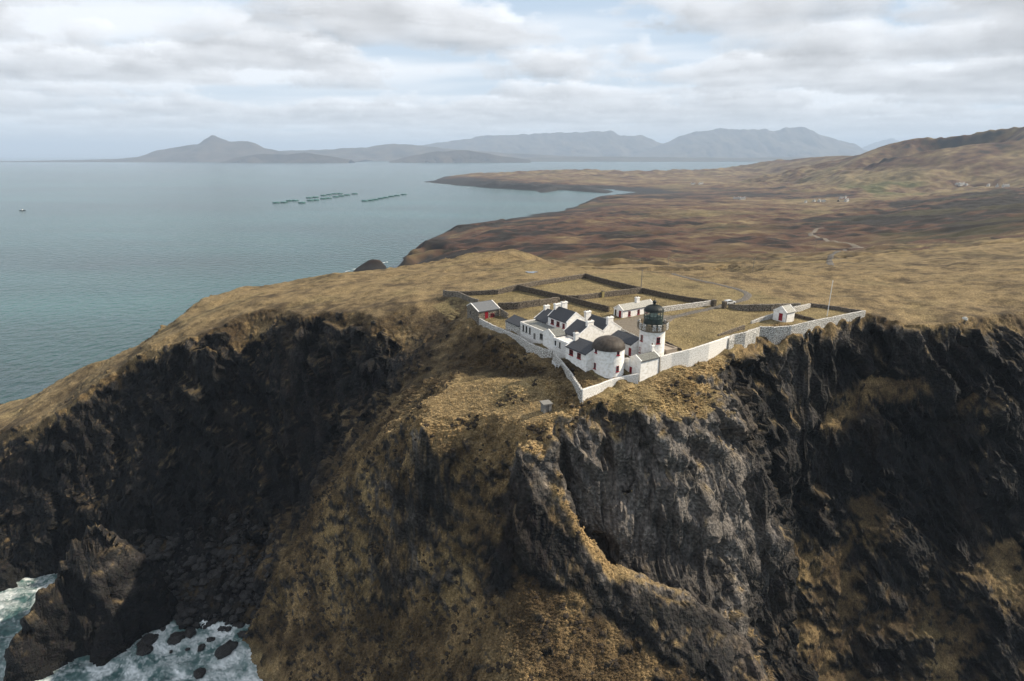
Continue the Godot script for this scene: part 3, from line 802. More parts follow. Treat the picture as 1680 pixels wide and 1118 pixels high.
	land("hill slope", [1488.3, 2600, 128.6, 1620.8, 2500, 167.4, 1799.2, 2420, 198.7, 1926.6, 2350, 214.9], 1, 0.42, "f", 150)
	land("hill slope low", [1444.1, 2700, 96.8, 1503.6, 2450, 107.1, 1635.4, 2300, 127.7, 1821.7, 2200, 141.4, 2700, 2000, 190], 1, 0.6, "f", 150)
	land("hill foot", [1762.5, 3862.7, 52, 1699.3, 3050.9, 48, 1582.4, 2560, 46, 1877.7, 2619.7, 56, 2169.9, 2695, 66, 1407.6, 2131.5, 40, 1593.4, 2097.8, 50, 1657.5, 1976.2, 62], 1, 0.62, "f", 999)
	land("green knoll", [1261, 2253.2, 42, 1358.8, 2233, 56, 1410.3, 2139.5, 52, 1381.1, 2026.2, 34, 1237.6, 2059.1, 36], 1, 1.0, "f", 999)
	land("sea bed far", [-700, 330, -12, -700, 1200, -12, -600, 3000, -15, -1500, 6500, -20, -230, 1150, -12, 80, 1900, -8, 100, 2500, -10, -600, 3900, -12, -320, 700, -10, -200, 3000, -10, 0, 6500, -15, 5600, 8000, -5, -1500, 2700, -20, 5600, 2500, 420, 2600, 330, 190, 1500, 330, 160, 900, 330, 140, 2600, 1200, 160, 1400, 800, 110], 0, 0.1, "f", 999)
	triangulate()
	var inner := Rect2(-248, 47, 496, 331)
	survey.append(near_land("headland", -250, 45, 250, 380, NEAR_STEP, 1.0, Rect2()))
	survey.append(near_land("hinterland", -330, 45, 600, 530, 2.5, 1.0, inner))
	far_land("moorland", -420, 455, 1300, 1500, 4.5, Rect2())
	far_land("far_moorland", -700, 1470, 2400, 3200, 7.0, Rect2())
	far_land("distant_shore", -1500, 3170, 5600, 6900, 25.0, Rect2())
	# mountains across the bay
	range_of_hills("mountain_far_ridge", [17034, 5, 17885, 457, 18761, 814, 19514, 962, 20086, 755, 20637, 814, 21537, 992, 22486, 933, 24446, 577, 26404, 278], 30000, 4000, 301, Color(0.07, 0.065, 0.05))
	range_of_hills("mountain_plateau", [-5314, 116, -4416, 305, -3304, 494, -2198, 640, -877, 827, 219, 869, 1314, 910, 2845, 951, 3499, 993, 3945, 848, 4602, 848, 5390, 578, 5955, 389, 6868, 73], 20500, 4000, 302, Color(0.08, 0.065, 0.045))
	range_of_hills("mountain_twin_tops", [3767, 58, 4588, 297, 5195, 535, 5995, 888, 7221, 1024, 8461, 1005, 8985, 946, 9281, 1043, 9938, 1063, 10559, 790, 11638, 535, 12051, 317, 12763, 78], 19500, 3500, 303, Color(0.08, 0.065, 0.045))
	range_of_hills("mountain_middle_ridge", [-7591, 64, -6742, 252, -5259, 283, -3938, 362, -3112, 455, -2460, 393, -1315, 283, 165, 189, 1978, 111, 3961, 64], 15500, 2500, 304, Color(0.075, 0.06, 0.04))
	range_of_hills("mountain_cone", [-19567, 5, -15191, 5, -12266, 5, -10799, 33, -9480, 61, -8887, 116, -8451, 269, -7975, 338, -7456, 407, -7218, 544, -7079, 605, -6902, 530, -6723, 475, -6361, 475, -6148, 448, -5876, 310, -5379, 213, -4372, 102, -3502, 47], 13500, 2600, 305, Color(0.07, 0.055, 0.04))
	range_of_hills("low_island", [-5882, 28, -5561, 111, -5057, 182, -4567, 158, -4191, 205, -3705, 134, -3278, 64], 12200, 700, 306, Color(0.06, 0.045, 0.03))
	range_of_hills("low_headland", [-2565, 36, -2046, 158, -1531, 231, -1020, 255, -638, 207, -128, 121, 384, 60], 12600, 800, 307, Color(0.06, 0.045, 0.03))
	range_of_hills("far_shore", [-301, 58, 901, 101, 2402, 115, 3904, 101, 5407, 86, 6907, 101, 8709, 101, 10210, 101], 14500, 1500, 308, Color(0.07, 0.06, 0.04))

func build_sea() -> void:
	var sea := mat("sea", Color(1, 1, 1), 0.17, null, 60.0)
	sea.normal_enabled = true
	var n := FastNoiseLite.new()
	n.seed = 71
	n.frequency = 0.011
	n.fractal_octaves = 7
	var t := NoiseTexture2D.new()
	t.width = 1024
	t.height = 1024
	t.seamless = true
	t.as_normal_map = true
	t.bump_strength = 14.0
	t.noise = n
	sea.normal_texture = t
	sea.normal_scale = 0.8
	sea.uv1_triplanar = true
	sea.uv1_world_triplanar = true
	sea.uv1_scale = Vector3.ONE / 170.0
	sea.metallic_specular = 0.34
	sea.vertex_color_use_as_albedo = true
	# rows of the sheet grow with distance; wind lanes tint the water
	noise("lane", 72, 1.0 / 900.0, 4)
	noise("gust", 73, 1.0 / 260.0, 4)
	var xs := PackedFloat32Array()
	var fs := PackedFloat32Array()
	for i in 121:
		var u := (i - 60) / 60.0
		xs.append(signf(u) * (900.0 * absf(u) + 44000.0 * pow(absf(u), 4.0)))
	for i in 170:
		fs.append(-6000.0 if i == 0 else 20.0 * (i - 1) + 50000.0 * pow((i - 1) / 168.0, 4.0))
	var V := PackedVector3Array()
	var N := PackedVector3Array()
	var C := PackedColorArray()
	for f in fs:
		for x in xs:
			V.append(Vector3(x, 0, -f))
			N.append(Vector3.UP)
			var w: float = nz.lane.get_noise_2d(x * 0.45 + f * 0.15, f * 1.3) * 0.7 + nz.gust.get_noise_2d(x * 0.4, f * 1.4) * 0.5
			var c := Color(0.018, 0.060, 0.061) * (1.0 + 0.8 * w)
			C.append(Color(c.r, c.g, c.b, 1.0))
	var idx := PackedInt32Array()
	for j in fs.size() - 1:
		for i in xs.size() - 1:
			var k := j * xs.size() + i
			idx.append_array([k, k + xs.size(), k + 1, k + 1, k + xs.size(), k + xs.size() + 1])
	var arr := []
	arr.resize(Mesh.ARRAY_MAX)
	arr[Mesh.ARRAY_VERTEX] = V
	arr[Mesh.ARRAY_NORMAL] = N
	arr[Mesh.ARRAY_COLOR] = C
	arr[Mesh.ARRAY_INDEX] = idx
	var mesh := ArrayMesh.new()
	mesh.add_surface_from_arrays(Mesh.PRIMITIVE_TRIANGLES, arr)
	structure(put("sea", mesh, sea), "grey-green open sea of the bay")
	var foam := mat("foam", lin(0.60, 0.63, 0.64), 0.7)
	for run in [[-195, 883, -186, 894, -181, 907], [-670, 3735, -546, 3652, -414, 3459, -309, 3253], [-250, 3128, -117, 2931, 28, 2781, 109, 2711, 221, 2757], [-229, 827, -213, 851]]:
		var st := begin()
		var rng := RandomNumberGenerator.new()
		rng.seed = int(run[0] * 3.0)
		var many: int = run.size() / 2
		for i in many - 1:
			var a := Vector2(run[i * 2], run[i * 2 + 1])
			var b := Vector2(run[i * 2 + 2], run[i * 2 + 3])
			var k := maxi(2, int(a.distance_to(b) / 3.5))
			for s in k:
				if rng.randf() < 0.5: continue
				var m := a.lerp(b, (s + rng.randf()) / k)
				var d := (b - a).normalized()
				var o := Vector2(d.y, -d.x)
				m -= o * rng.randf_range(-3.0, 12.0)
				var lx := rng.randf_range(1.5, 5.0)
				var lo := rng.randf_range(0.5, 1.8)
				var prev := Vector2.ZERO
				for e in 9:
					var q := e * TAU / 8
					var r := 1.0 + 0.35 * sin(q * 3.0 + s)
					var pt := m + d * cos(q) * lx * r + o * sin(q) * lo * r
					if e: tri(st, Vector3(m.x, 0.35, -m.y), Vector3(prev.x, 0.30, -prev.y), Vector3(pt.x, 0.30, -pt.y), Vector3.UP)
					prev = pt
		structure(put("water", st.commit(), foam), "line of white breakers along the rocky shore")

# ------------------------------------------------------------------ shapes
func begin() -> SurfaceTool:
	var st := SurfaceTool.new()
	st.begin(Mesh.PRIMITIVE_TRIANGLES)
	return st

func tri(st: SurfaceTool, a: Vector3, b: Vector3, c: Vector3, n: Vector3) -> void:
	if (b - a).cross(c - a).dot(n) > 0.0:
		var k := b
		b = c
		c = k
	for p in [a, b, c]:
		st.set_normal(n)
		st.add_vertex(p)

func quad(st: SurfaceTool, a: Vector3, b: Vector3, c: Vector3, d: Vector3, out: Vector3) -> void:
	var n := (b - a).cross(c - a)
	if n.length() < 1e-9:
		n = (c - a).cross(d - a)
	n = n.normalized()
	if n.dot(out) < 0.0: n = -n
	tri(st, a, b, c, n)
	tri(st, a, c, d, n)

func box(st: SurfaceTool, lo: Vector3, hi: Vector3) -> void:
	var m := (lo + hi) * 0.5
	var p := []
	for i in 8:
		p.append(Vector3(hi.x if i & 1 else lo.x, hi.y if i & 2 else lo.y, hi.z if i & 4 else lo.z))
	for f in [[0, 1, 3, 2], [4, 5, 7, 6], [0, 1, 5, 4], [2, 3, 7, 6], [0, 2, 6, 4], [1, 3, 7, 5]]:
		quad(st, p[f[0]], p[f[1]], p[f[2]], p[f[3]], (p[f[0]] + p[f[3]] + p[f[1]] + p[f[2]]) * 0.25 - m)

func at_axis(axis: String, u: float, y: float, t: float) -> Vector3:
	return Vector3(u, y, t) if axis == "z" else Vector3(t, y, u)

# a convex outline of (across, height) points drawn out along an axis
func extrude(st: SurfaceTool, poly: Array, axis: String, t0: float, t1: float) -> void:
	var mid := Vector2.ZERO
	for p in poly: mid += p / poly.size()
	var way := at_axis(axis, 0, 0, 1)
	for i in poly.size():
		var a: Vector2 = poly[i]
		var b: Vector2 = poly[(i + 1) % poly.size()]
		var o := (a + b) * 0.5 - mid
		quad(st, at_axis(axis, a.x, a.y, t0), at_axis(axis, b.x, b.y, t0), at_axis(axis, b.x, b.y, t1), at_axis(axis, a.x, a.y, t1), at_axis(axis, o.x, o.y, 0))
	for i in range(1, poly.size() - 1):
		var a: Vector2 = poly[0]
		var b: Vector2 = poly[i]
		var c: Vector2 = poly[i + 1]
		tri(st, at_axis(axis, a.x, a.y, t0), at_axis(axis, b.x, b.y, t0), at_axis(axis, c.x, c.y, t0), -way)
		tri(st, at_axis(axis, a.x, a.y, t1), at_axis(axis, b.x, b.y, t1), at_axis(axis, c.x, c.y, t1), way)

# a turned shape: profile of (radius, height)
func lathe(st: SurfaceTool, prof: Array, segs := 40, from := 0.0, to := TAU) -> void:
	for i in prof.size() - 1:
		var a: Vector2 = prof[i]
		var b: Vector2 = prof[i + 1]
		var d := b - a
		var nn := Vector2(d.y, -d.x).normalized()
		for s in segs:
			var t0 := lerpf(from, to, float(s) / segs)
			var t1 := lerpf(from, to, float(s + 1) / segs)
			var e0 := Vector3(sin(t0), 0, cos(t0))
			var e1 := Vector3(sin(t1), 0, cos(t1))
			var up := Vector3.UP
			var pts := [[e0 * a.x + up * a.y, e0], [e1 * a.x + up * a.y, e1], [e1 * b.x + up * b.y, e1], [e0 * b.x + up * b.y, e0]]
			for k in [0, 2, 1, 0, 3, 2]:
				st.set_normal((pts[k][1] * nn.x + up * nn.y).normalized())
				st.add_vertex(pts[k][0])

func cyl(r: float, h: float, segs := 10) -> CylinderMesh:
	var c := CylinderMesh.new()
	c.top_radius = r
	c.bottom_radius = r
	c.height = h
	c.radial_segments = segs
	c.rings = 1
	return c

func bar(st: SurfaceTool, a: Vector3, b: Vector3, w: float) -> void:
	var d := (b - a).normalized()
	var s := d.cross(Vector3.UP)
	if s.length() < 0.1: s = d.cross(Vector3.RIGHT)
	s = s.normalized() * w * 0.5
	var t := d.cross(s).normalized() * w * 0.5
	var c := [s + t, s - t, -s - t, -s + t]
	for i in 4:
		var p: Vector3 = c[i]
		var q: Vector3 = c[(i + 1) % 4]
		quad(st, a + p, a + q, b + q, b + p, p + q)
	quad(st, a + c[0], a + c[1], a + c[2], a + c[3], -d)
	quad(st, b + c[0], b + c[1], b + c[2], b + c[3], d)

# ------------------------------------------------------------------ building parts
func facing(side: String) -> Vector3:
	return {"left": Vector3(-1, 0, 0), "right": Vector3(1, 0, 0), "front": Vector3(0, 0, 1), "back": Vector3(0, 0, -1)}[side]

# a window set on a wall: the frame, its pane and its sill
func window(parent: Node3D, at: Vector3, out: Vector3, w: float, h: float, trim: Material, bars := true) -> void:
	var side := Vector3.UP.cross(out).normalized()
	var b := Basis(side, Vector3.UP, out)
	var st := begin()
	var t := 0.075
	box(st, Vector3(-w / 2, 0, -0.1), Vector3(-w / 2 + t, h, 0.07))
	box(st, Vector3(w / 2 - t, 0, -0.1), Vector3(w / 2, h, 0.07))
	box(st, Vector3(-w / 2 + t, h - t, -0.1), Vector3(w / 2 - t, h, 0.07))
	box(st, Vector3(-w / 2 + t, 0, -0.1), Vector3(w / 2 - t, t, 0.07))
	if bars:
		box(st, Vector3(-w / 2 + t, h * 0.5 - 0.03, -0.1), Vector3(w / 2 - t, h * 0.5 + 0.03, 0.06))
		if w > 0.9:
			box(st, Vector3(-0.03, t, -0.1), Vector3(0.03, h - t, 0.055))
	var o := put("window", st.commit(), trim, parent)
	o.transform = Transform3D(b, at)
	var p := begin()
	box(p, Vector3(-w / 2 + t * 0.5, t * 0.5, -0.08), Vector3(w / 2 - t * 0.5, h - t * 0.5, 0.025))
	put("pane", p.commit(), mats.dark_glass, o)
	var s := begin()
	box(s, Vector3(-w / 2 - 0.14, -0.2, -0.1), Vector3(w / 2 + 0.14, -0.004, 0.17))
	put("sill", s.commit(), trim, o)

func door(parent: Node3D, at: Vector3, out: Vector3, w: float, h: float, m: Material) -> void:
	var b := Basis(Vector3.UP.cross(out).normalized(), Vector3.UP, out)
	var st := begin()
	for i in 4:                                        # boards with open joints
		box(st, Vector3(-w / 2 + 0.1 + i * (w - 0.2) / 4 + 0.012, 0.02, -0.1), Vector3(-w / 2 + 0.1 + (i + 1) * (w - 0.2) / 4 - 0.012, h - 0.1, 0.03))
	var o := put("door", st.commit(), m, parent)
	o.transform = Transform3D(b, at)
	var f := begin()
	box(f, Vector3(-w / 2, 0, -0.1), Vector3(-w / 2 + 0.1, h, 0.07))
	box(f, Vector3(w / 2 - 0.1, 0, -0.1), Vector3(w / 2, h, 0.07))
	box(f, Vector3(-w / 2 + 0.1, h - 0.1, -0.1), Vector3(w / 2 - 0.1, h, 0.07))
	put("door_frame", f.commit(), m, o)

func chimney(parent: Node3D, at: Vector3, w: float, d: float, h: float, pots := 1) -> void:
	var st := begin()
	box(st, Vector3(-w / 2, -1.6, -d / 2), Vector3(w / 2, h - 0.34, d / 2))
	box(st, Vector3(-w / 2 - 0.12, h - 0.34, -d / 2 - 0.12), Vector3(w / 2 + 0.12, h - 0.14, d / 2 + 0.12))
	box(st, Vector3(-w / 2 + 0.03, h - 0.14, -d / 2 + 0.03), Vector3(w / 2 - 0.03, h, d / 2 - 0.03))
	var o := put("chimney", st.commit(), mats.whitewash, parent)
	o.position = at
	for i in pots:
		var p := begin()
		lathe(p, [Vector2(0.17, h - 0.01), Vector2(0.13, h + 0.38), Vector2(0.17, h + 0.42), Vector2(0.17, h + 0.48), Vector2(0.1, h + 0.48), Vector2(0.1, h + 0.2)], 10)
		var q := put("chimney_pot", p.commit(), mats.pot, o)
		q.position = Vector3((i - (pots - 1) * 0.5) * 0.55 * (1.0 if w > d else 0.0), 0, (i - (pots - 1) * 0.5) * 0.55 * (0.0 if w > d else 1.0))

# walls with gables and two roof slopes; the ridge runs along an axis
func gabled(o: Node3D, axis: String, u0: float, u1: float, t0: float, t1: float, base: float, e0: float, e1: float, ru: float, rh: float, wall_m: Material, roof_m: Material, verge0 := true, verge1 := true) -> void:
	var st := begin()
	extrude(st, [Vector2(u0, base), Vector2(u1, base), Vector2(u1, e1), Vector2(ru, rh), Vector2(u0, e0)], axis, t0, t1)
	put("wall", st.commit(), wall_m, o)
	var over := 0.18
	for k in 2:
		var a := Vector2(ru, rh)
		var b := Vector2(u0, e0) if k == 0 else Vector2(u1, e1)
		var d := (b - a).normalized()
		var n := Vector2(-d.y, d.x)
		if n.y < 0: n = -n
		var r := begin()
		var far := b + d * over
		var ends := [t0 + 0.02, t1 - 0.02]
		extrude(r, [a + n * 0.02, far + n * 0.02, far + n * 0.15, a + n * 0.15 + Vector2(0, 0.0)], axis, ends[0], ends[1])
		var rf := put("roof", r.commit(), roof_m, o)
		var gu := begin()
		var ge := b + d * (over + 0.02) - n * 0.04
		extrude(gu, [ge + Vector2(-0.07, -0.07), ge + Vector2(0.07, -0.07), ge + Vector2(0.07, 0.06), ge + Vector2(-0.07, 0.06)], axis, t0 + 0.05, t1 - 0.05)
		put("gutter", gu.commit(), mats.ridge, o)
		# slate courses: a fine step every half metre
		var cs := begin()
		var L := (far - a).length()
		var rows := int(L / 0.5)
		for i in range(1, rows):
			var q := a + d * (i * L / rows) + n * 0.152
			extrude(cs, [q, q + d * (L / rows - 0.05), q + d * (L / rows - 0.05) + n * 0.022, q + n * 0.004], axis, ends[0] + 0.03, ends[1] - 0.03)
		tag(put("slate_courses", cs.commit(), roof_m, rf), "", "", "", "stuff")
	var cap := begin()
	extrude(cap, [Vector2(ru - 0.16, rh + 0.1), Vector2(ru + 0.16, rh + 0.1), Vector2(ru, rh + 0.26)], axis, t0 + 0.03, t1 - 0.03)
	put("ridge_cap", cap.commit(), mats.ridge if roof_m != mats.pale_roof else mats.pale_roof, o)
	for v in 2:
		if not [verge0, verge1][v]: continue
		var tt: float = [t0, t1][v]
		for k in 2:
			var a := Vector2(ru, rh)
			var b := Vector2(u0, e0) if k == 0 else Vector2(u1, e1)
			var d := (b - a).normalized()
			var n := Vector2(-d.y, d.x)
			if n.y < 0: n = -n
			var c := begin()
			var w0: float = tt - 0.06 if v == 0 else tt - 0.2
			extrude(c, [a + n * 0.005, b + d * 0.1 + n * 0.005, b + d * 0.1 + n * 0.24, a + Vector2(0, 0.27)], axis, w0, w0 + 0.26)
			put("verge_coping", c.commit(), mats.whitewash, o)

func on_station(b: float, h: float, a: float) -> Vector3:
	return Vector3(YARD.x, 0, YARD.z) + Basis(Vector3.UP, YARD_TURN) * Vector3(b, 0, a) + Vector3(0, h, 0)

# a building whose children use the station's axes, offset to its own corner
func building(called: String, label: String, category: String, b: float, h: float, a: float, group := "") -> Node3D:
	return thing(called, label, category, on_station(b, h, a), YARD_TURN, group)

# a free-standing wall: x, distance, foot, top ... along its run
func wall(called: String, label: String, category: String, v: Array, thick: float, m: Material, group: String, rough: float) -> void:
	var rng := RandomNumberGenerator.new()
	rng.seed = 900 + taken.get(called, 0) * 31 + v.size()
	var pts := []
	var n := v.size() / 4
	for i in n - 1:
		var p := Vector3(v[i * 4], v[i * 4 + 3], -v[i * 4 + 1])
		var q := Vector3(v[i * 4 + 4], v[i * 4 + 7], -v[i * 4 + 5])
		var fp: float = v[i * 4 + 2]
		var fq: float = v[i * 4 + 6]
		var k := maxi(1, int(p.distance_to(q) / 0.7))
		for s in k:
			var t := float(s) / k
			pts.append([p.lerp(q, t), lerpf(fp, fq, t)])
	pts.append([Vector3(v[-4], v[-1], -v[-3]), v[-2]])
	var mid: Vector3 = pts[pts.size() / 2][0]
	var at := Vector3(mid.x, pts[pts.size() / 2][1], mid.z)
	var st := begin()
	var ring := []
	for i in pts.size():
		var p: Vector3 = pts[i][0]
		var d: Vector3 = pts[mini(i + 1, pts.size() - 1)][0] - pts[maxi(i - 1, 0)][0]
		d.y = 0
		var s := d.normalized().cross(Vector3.UP) * thick * 0.5
		var top := p.y + rng.randf_range(-rough, rough)
		var foot: float = minf(pts[i][1], ground(p.x, -p.z)) - 1.6
		var w := 0.86 + rng.randf_range(-rough, rough) * 0.5
		ring.append([Vector3(p.x, foot, p.z) - s * 1.12 - at, Vector3(p.x, top - 0.1, p.z) - s * w - at, Vector3(p.x, top, p.z) - s * w * 0.7 - at, Vector3(p.x, top, p.z) + s * w * 0.7 - at, Vector3(p.x, top - 0.1, p.z) + s * w - at, Vector3(p.x, foot, p.z) + s * 1.12 - at])
	for i in ring.size() - 1:
		for k in 5:
			var c: Vector3 = (ring[i][2] + ring[i + 1][3]) * 0.5 - Vector3(0, 0.6, 0)
			quad(st, ring[i][k], ring[i + 1][k], ring[i + 1][k + 1], ring[i][k + 1], (ring[i][k] + ring[i + 1][k + 1]) * 0.5 - c)
	for e in [0, ring.size() - 1]:
		var c: Vector3 = ring[ring.size() / 2][2]
		var r = ring[e]
		var out: Vector3 = r[2] - (ring[1][2] if e == 0 else ring[e - 1][2])
		quad(st, r[0], r[1], r[4], r[5], out)
		quad(st, r[1], r[2], r[3], r[4], out)
	var o := put(called, st.commit(), m)
	o.position = at
	tag(o, label, category, group)

func road(called: String, label: String, v: Array, w: float) -> void:
	var cv := Curve2D.new()
	var n := v.size() / 2
	for i in n:
		var p := Vector2(v[i * 2], v[i * 2 + 1])
		var a := Vector2(v[maxi(i - 1, 0) * 2], v[maxi(i - 1, 0) * 2 + 1])
		var b := Vector2(v[mini(i + 1, n - 1) * 2], v[mini(i + 1, n - 1) * 2 + 1])
		cv.add_point(p, (a - b) / 6.0, (b - a) / 6.0)
	var pts := cv.tessellate_even_length(6, 1.2)
	var st := begin()
	var rows := []
	for i in pts.size():
		var d := (pts[mini(i + 1, pts.size() - 1)] - pts[maxi(i - 1, 0)]).normalized()
		var s := Vector2(d.y, -d.x)
		var row := []
		for k in 5:
			var q := pts[i] + s * w * (k - 2) * 0.25
			var y := ground(q.x, q.y)
			for e in [Vector2(1.2, 0), Vector2(-1.2, 0), Vector2(0, 1.2), Vector2(0, -1.2)]:
				y = maxf(y, ground(q.x + e.x, q.y + e.y))
			row.append(Vector3(q.x, y + 0.14 + (0.05 if k == 2 else (-0.35 if k % 4 == 0 else 0.0)), -q.y))
		rows.append(row)
	for i in rows.size() - 1:
		for k in 4:
			quad(st, rows[i][k], rows[i + 1][k], rows[i + 1][k + 1], rows[i][k + 1], Vector3.UP)
	var o := put(called, st.commit(), mats.road)
	if w > 5.5: o.material_override = mats.gravel
	structure(o, label)

# ------------------------------------------------------------------ the station
func station_materials() -> void:
	var fine := noise_tex(41, 0.02, Color.BLACK, Color.WHITE, 512)
	var white := lin(0.80, 0.79, 0.775)
	mat("whitewash", white, 0.85, noise_tex(42, 0.01, Color(0.90, 0.89, 0.87), Color(1, 1, 1), 512, FastNoiseLite.TYPE_SIMPLEX_SMOOTH, 6, PackedFloat32Array([0.25, 0.6])), 5.0, fine, 2.0)
	mat("whitewash_rough", white, 0.9, noise_tex(43, 0.03, Color(0.78, 0.76, 0.73), Color(1, 1, 1), 512, FastNoiseLite.TYPE_SIMPLEX_SMOOTH, 5, PackedFloat32Array([0.28, 0.5])), 5.0, noise_tex(47, 0.05, Color.BLACK, Color.WHITE, 512, FastNoiseLite.TYPE_CELLULAR, 1, PackedFloat32Array([0.0, 0.4])), 9.0)
	mat("whitewash_worn", lin(0.74, 0.73, 0.70), 0.9, noise_tex(44, 0.025, Color(0.55, 0.53, 0.51), Color(1, 1, 1), 512, FastNoiseLite.TYPE_SIMPLEX_SMOOTH, 5, PackedFloat32Array([0.35, 0.62])), 6.0, noise_tex(47, 0.05, Color.BLACK, Color.WHITE, 512, FastNoiseLite.TYPE_CELLULAR, 1, PackedFloat32Array([0.0, 0.4])), 12.0)
	var stones := noise_tex(45, 0.045, Color(0.28, 0.26, 0.24), Color(1, 0.98, 0.94), 512, FastNoiseLite.TYPE_CELLULAR, 1, PackedFloat32Array([0.0, 0.55]))
	var joints := noise_tex(45, 0.045, Color.BLACK, Color.WHITE, 512, FastNoiseLite.TYPE_CELLULAR, 1, PackedFloat32Array([0.0, 0.35]))
	mat("rubble", lin(0.38, 0.345, 0.31), 0.95, stones, 7.0, joints, 18.0)
	mat("rubble_dark", lin(0.25, 0.22, 0.19), 0.95, stones, 7.0, joints, 18.0)
	mat("rubble_pale", lin(0.50, 0.47, 0.43), 0.95, stones, 7.0, joints, 18.0)
	mat("slate", lin(0.062, 0.066, 0.078), 0.6, noise_tex(46, 0.04, Color(0.62, 0.62, 0.62), Color(1, 1, 1), 512), 5.0, fine, 2.0)
	mat("grey_slate", lin(0.15, 0.16, 0.17), 0.7, noise_tex(46, 0.04, Color(0.62, 0.62, 0.62), Color(1, 1, 1), 512), 5.0, fine, 2.0)
	mat("shed_slate", lin(0.20, 0.21, 0.225), 0.7, noise_tex(46, 0.04, Color(0.62, 0.62, 0.62), Color(1, 1, 1), 512), 5.0, fine, 2.0)
	mat("pale_roof", lin(0.50, 0.49, 0.46), 0.85, noise_tex(48, 0.03, Color(0.60, 0.60, 0.58), Color(1, 1, 1), 512), 5.0)
	mat("lead_roof", lin(0.22, 0.225, 0.215), 0.8, noise_tex(48, 0.03, Color(0.60, 0.60, 0.58), Color(1, 1, 1), 512), 5.0)
	mat("ridge", lin(0.075, 0.08, 0.09), 0.7)
	mat("dome_brown", lin(0.060, 0.049, 0.041), 0.62, noise_tex(49, 0.012, Color(0.72, 0.70, 0.68), Color(1, 1, 1), 512, FastNoiseLite.TYPE_SIMPLEX_SMOOTH, 6), 6.0, fine, 1.5)
	mat("red_paint", lin(0.22, 0.008, 0.018), 0.5)
	mat("dark_glass", lin(0.015, 0.018, 0.020), 0.12).metallic_specular = 0.6
	mat("pot", lin(0.10, 0.07, 0.05), 0.8)
	mat("black_iron", lin(0.010, 0.014, 0.013), 0.55).metallic_specular = 0.4
	mat("green_iron", lin(0.010, 0.022, 0.020), 0.4).metallic_specular = 0.6
	var pane := mat("lantern_glass", Color(0.75, 0.84, 0.80, 0.16), 0.03)
	pane.transparency = BaseMaterial3D.TRANSPARENCY_ALPHA
	mat("lens_glass", lin(0.34, 0.38, 0.33), 0.15)
	mat("corbel_stone", lin(0.32, 0.27, 0.20), 0.9, noise_tex(44, 0.025, Color(0.45, 0.42, 0.38), Color(1, 1, 1), 512, FastNoiseLite.TYPE_SIMPLEX_SMOOTH, 5, PackedFloat32Array([0.35, 0.62])), 3.0)
	mat("concrete", lin(0.22, 0.215, 0.205), 0.9, noise_tex(43, 0.03, Color(0.62, 0.60, 0.56), Color(1, 1, 1), 512, FastNoiseLite.TYPE_SIMPLEX_SMOOTH, 5, PackedFloat32Array([0.28, 0.5])), 3.0)
	mat("beige_concrete", lin(0.34, 0.29, 0.24), 0.9, noise_tex(43, 0.03, Color(0.75, 0.73, 0.70), Color(1, 1, 1), 512, FastNoiseLite.TYPE_SIMPLEX_SMOOTH, 5, PackedFloat32Array([0.28, 0.5])), 3.0)
	mat("road", lin(0.135, 0.125, 0.115), 0.95, noise_tex(50, 0.02, Color(0.68, 0.66, 0.62), Color(1, 1, 1), 512), 8.0)
	mat("gravel", lin(0.20, 0.175, 0.145), 0.95, noise_tex(50, 0.02, Color(0.68, 0.66, 0.62), Color(1, 1, 1), 512), 5.0)
	mat("grey_wood", lin(0.16, 0.15, 0.14), 0.85)
	mat("white_paint", lin(0.72, 0.73, 0.74), 0.45)
	mat("silver_paint", lin(0.50, 0.51, 0.52), 0.25).metallic_specular = 0.7
	mat("rubber", lin(0.014, 0.014, 0.014), 0.8)
	mat("net_green", lin(0.045, 0.14, 0.13), 0.9)
	mat("pond", lin(0.10, 0.12, 0.14), 0.05)
	var wet := mat("wet_rock", lin(0.022, 0.019, 0.018), 0.45, noise_tex(3, 0.012, Color(0.5, 0.5, 0.5), Color(1, 1, 1), 512), 4.0, fine, 20.0)
	wet.metallic_specular = 0.5
	mat("brown_rock", lin(0.075, 0.062, 0.048), 0.9, noise_tex(3, 0.012, Color(0.5, 0.5, 0.5), Color(1, 1, 1), 512), 9.0, fine, 40.0)

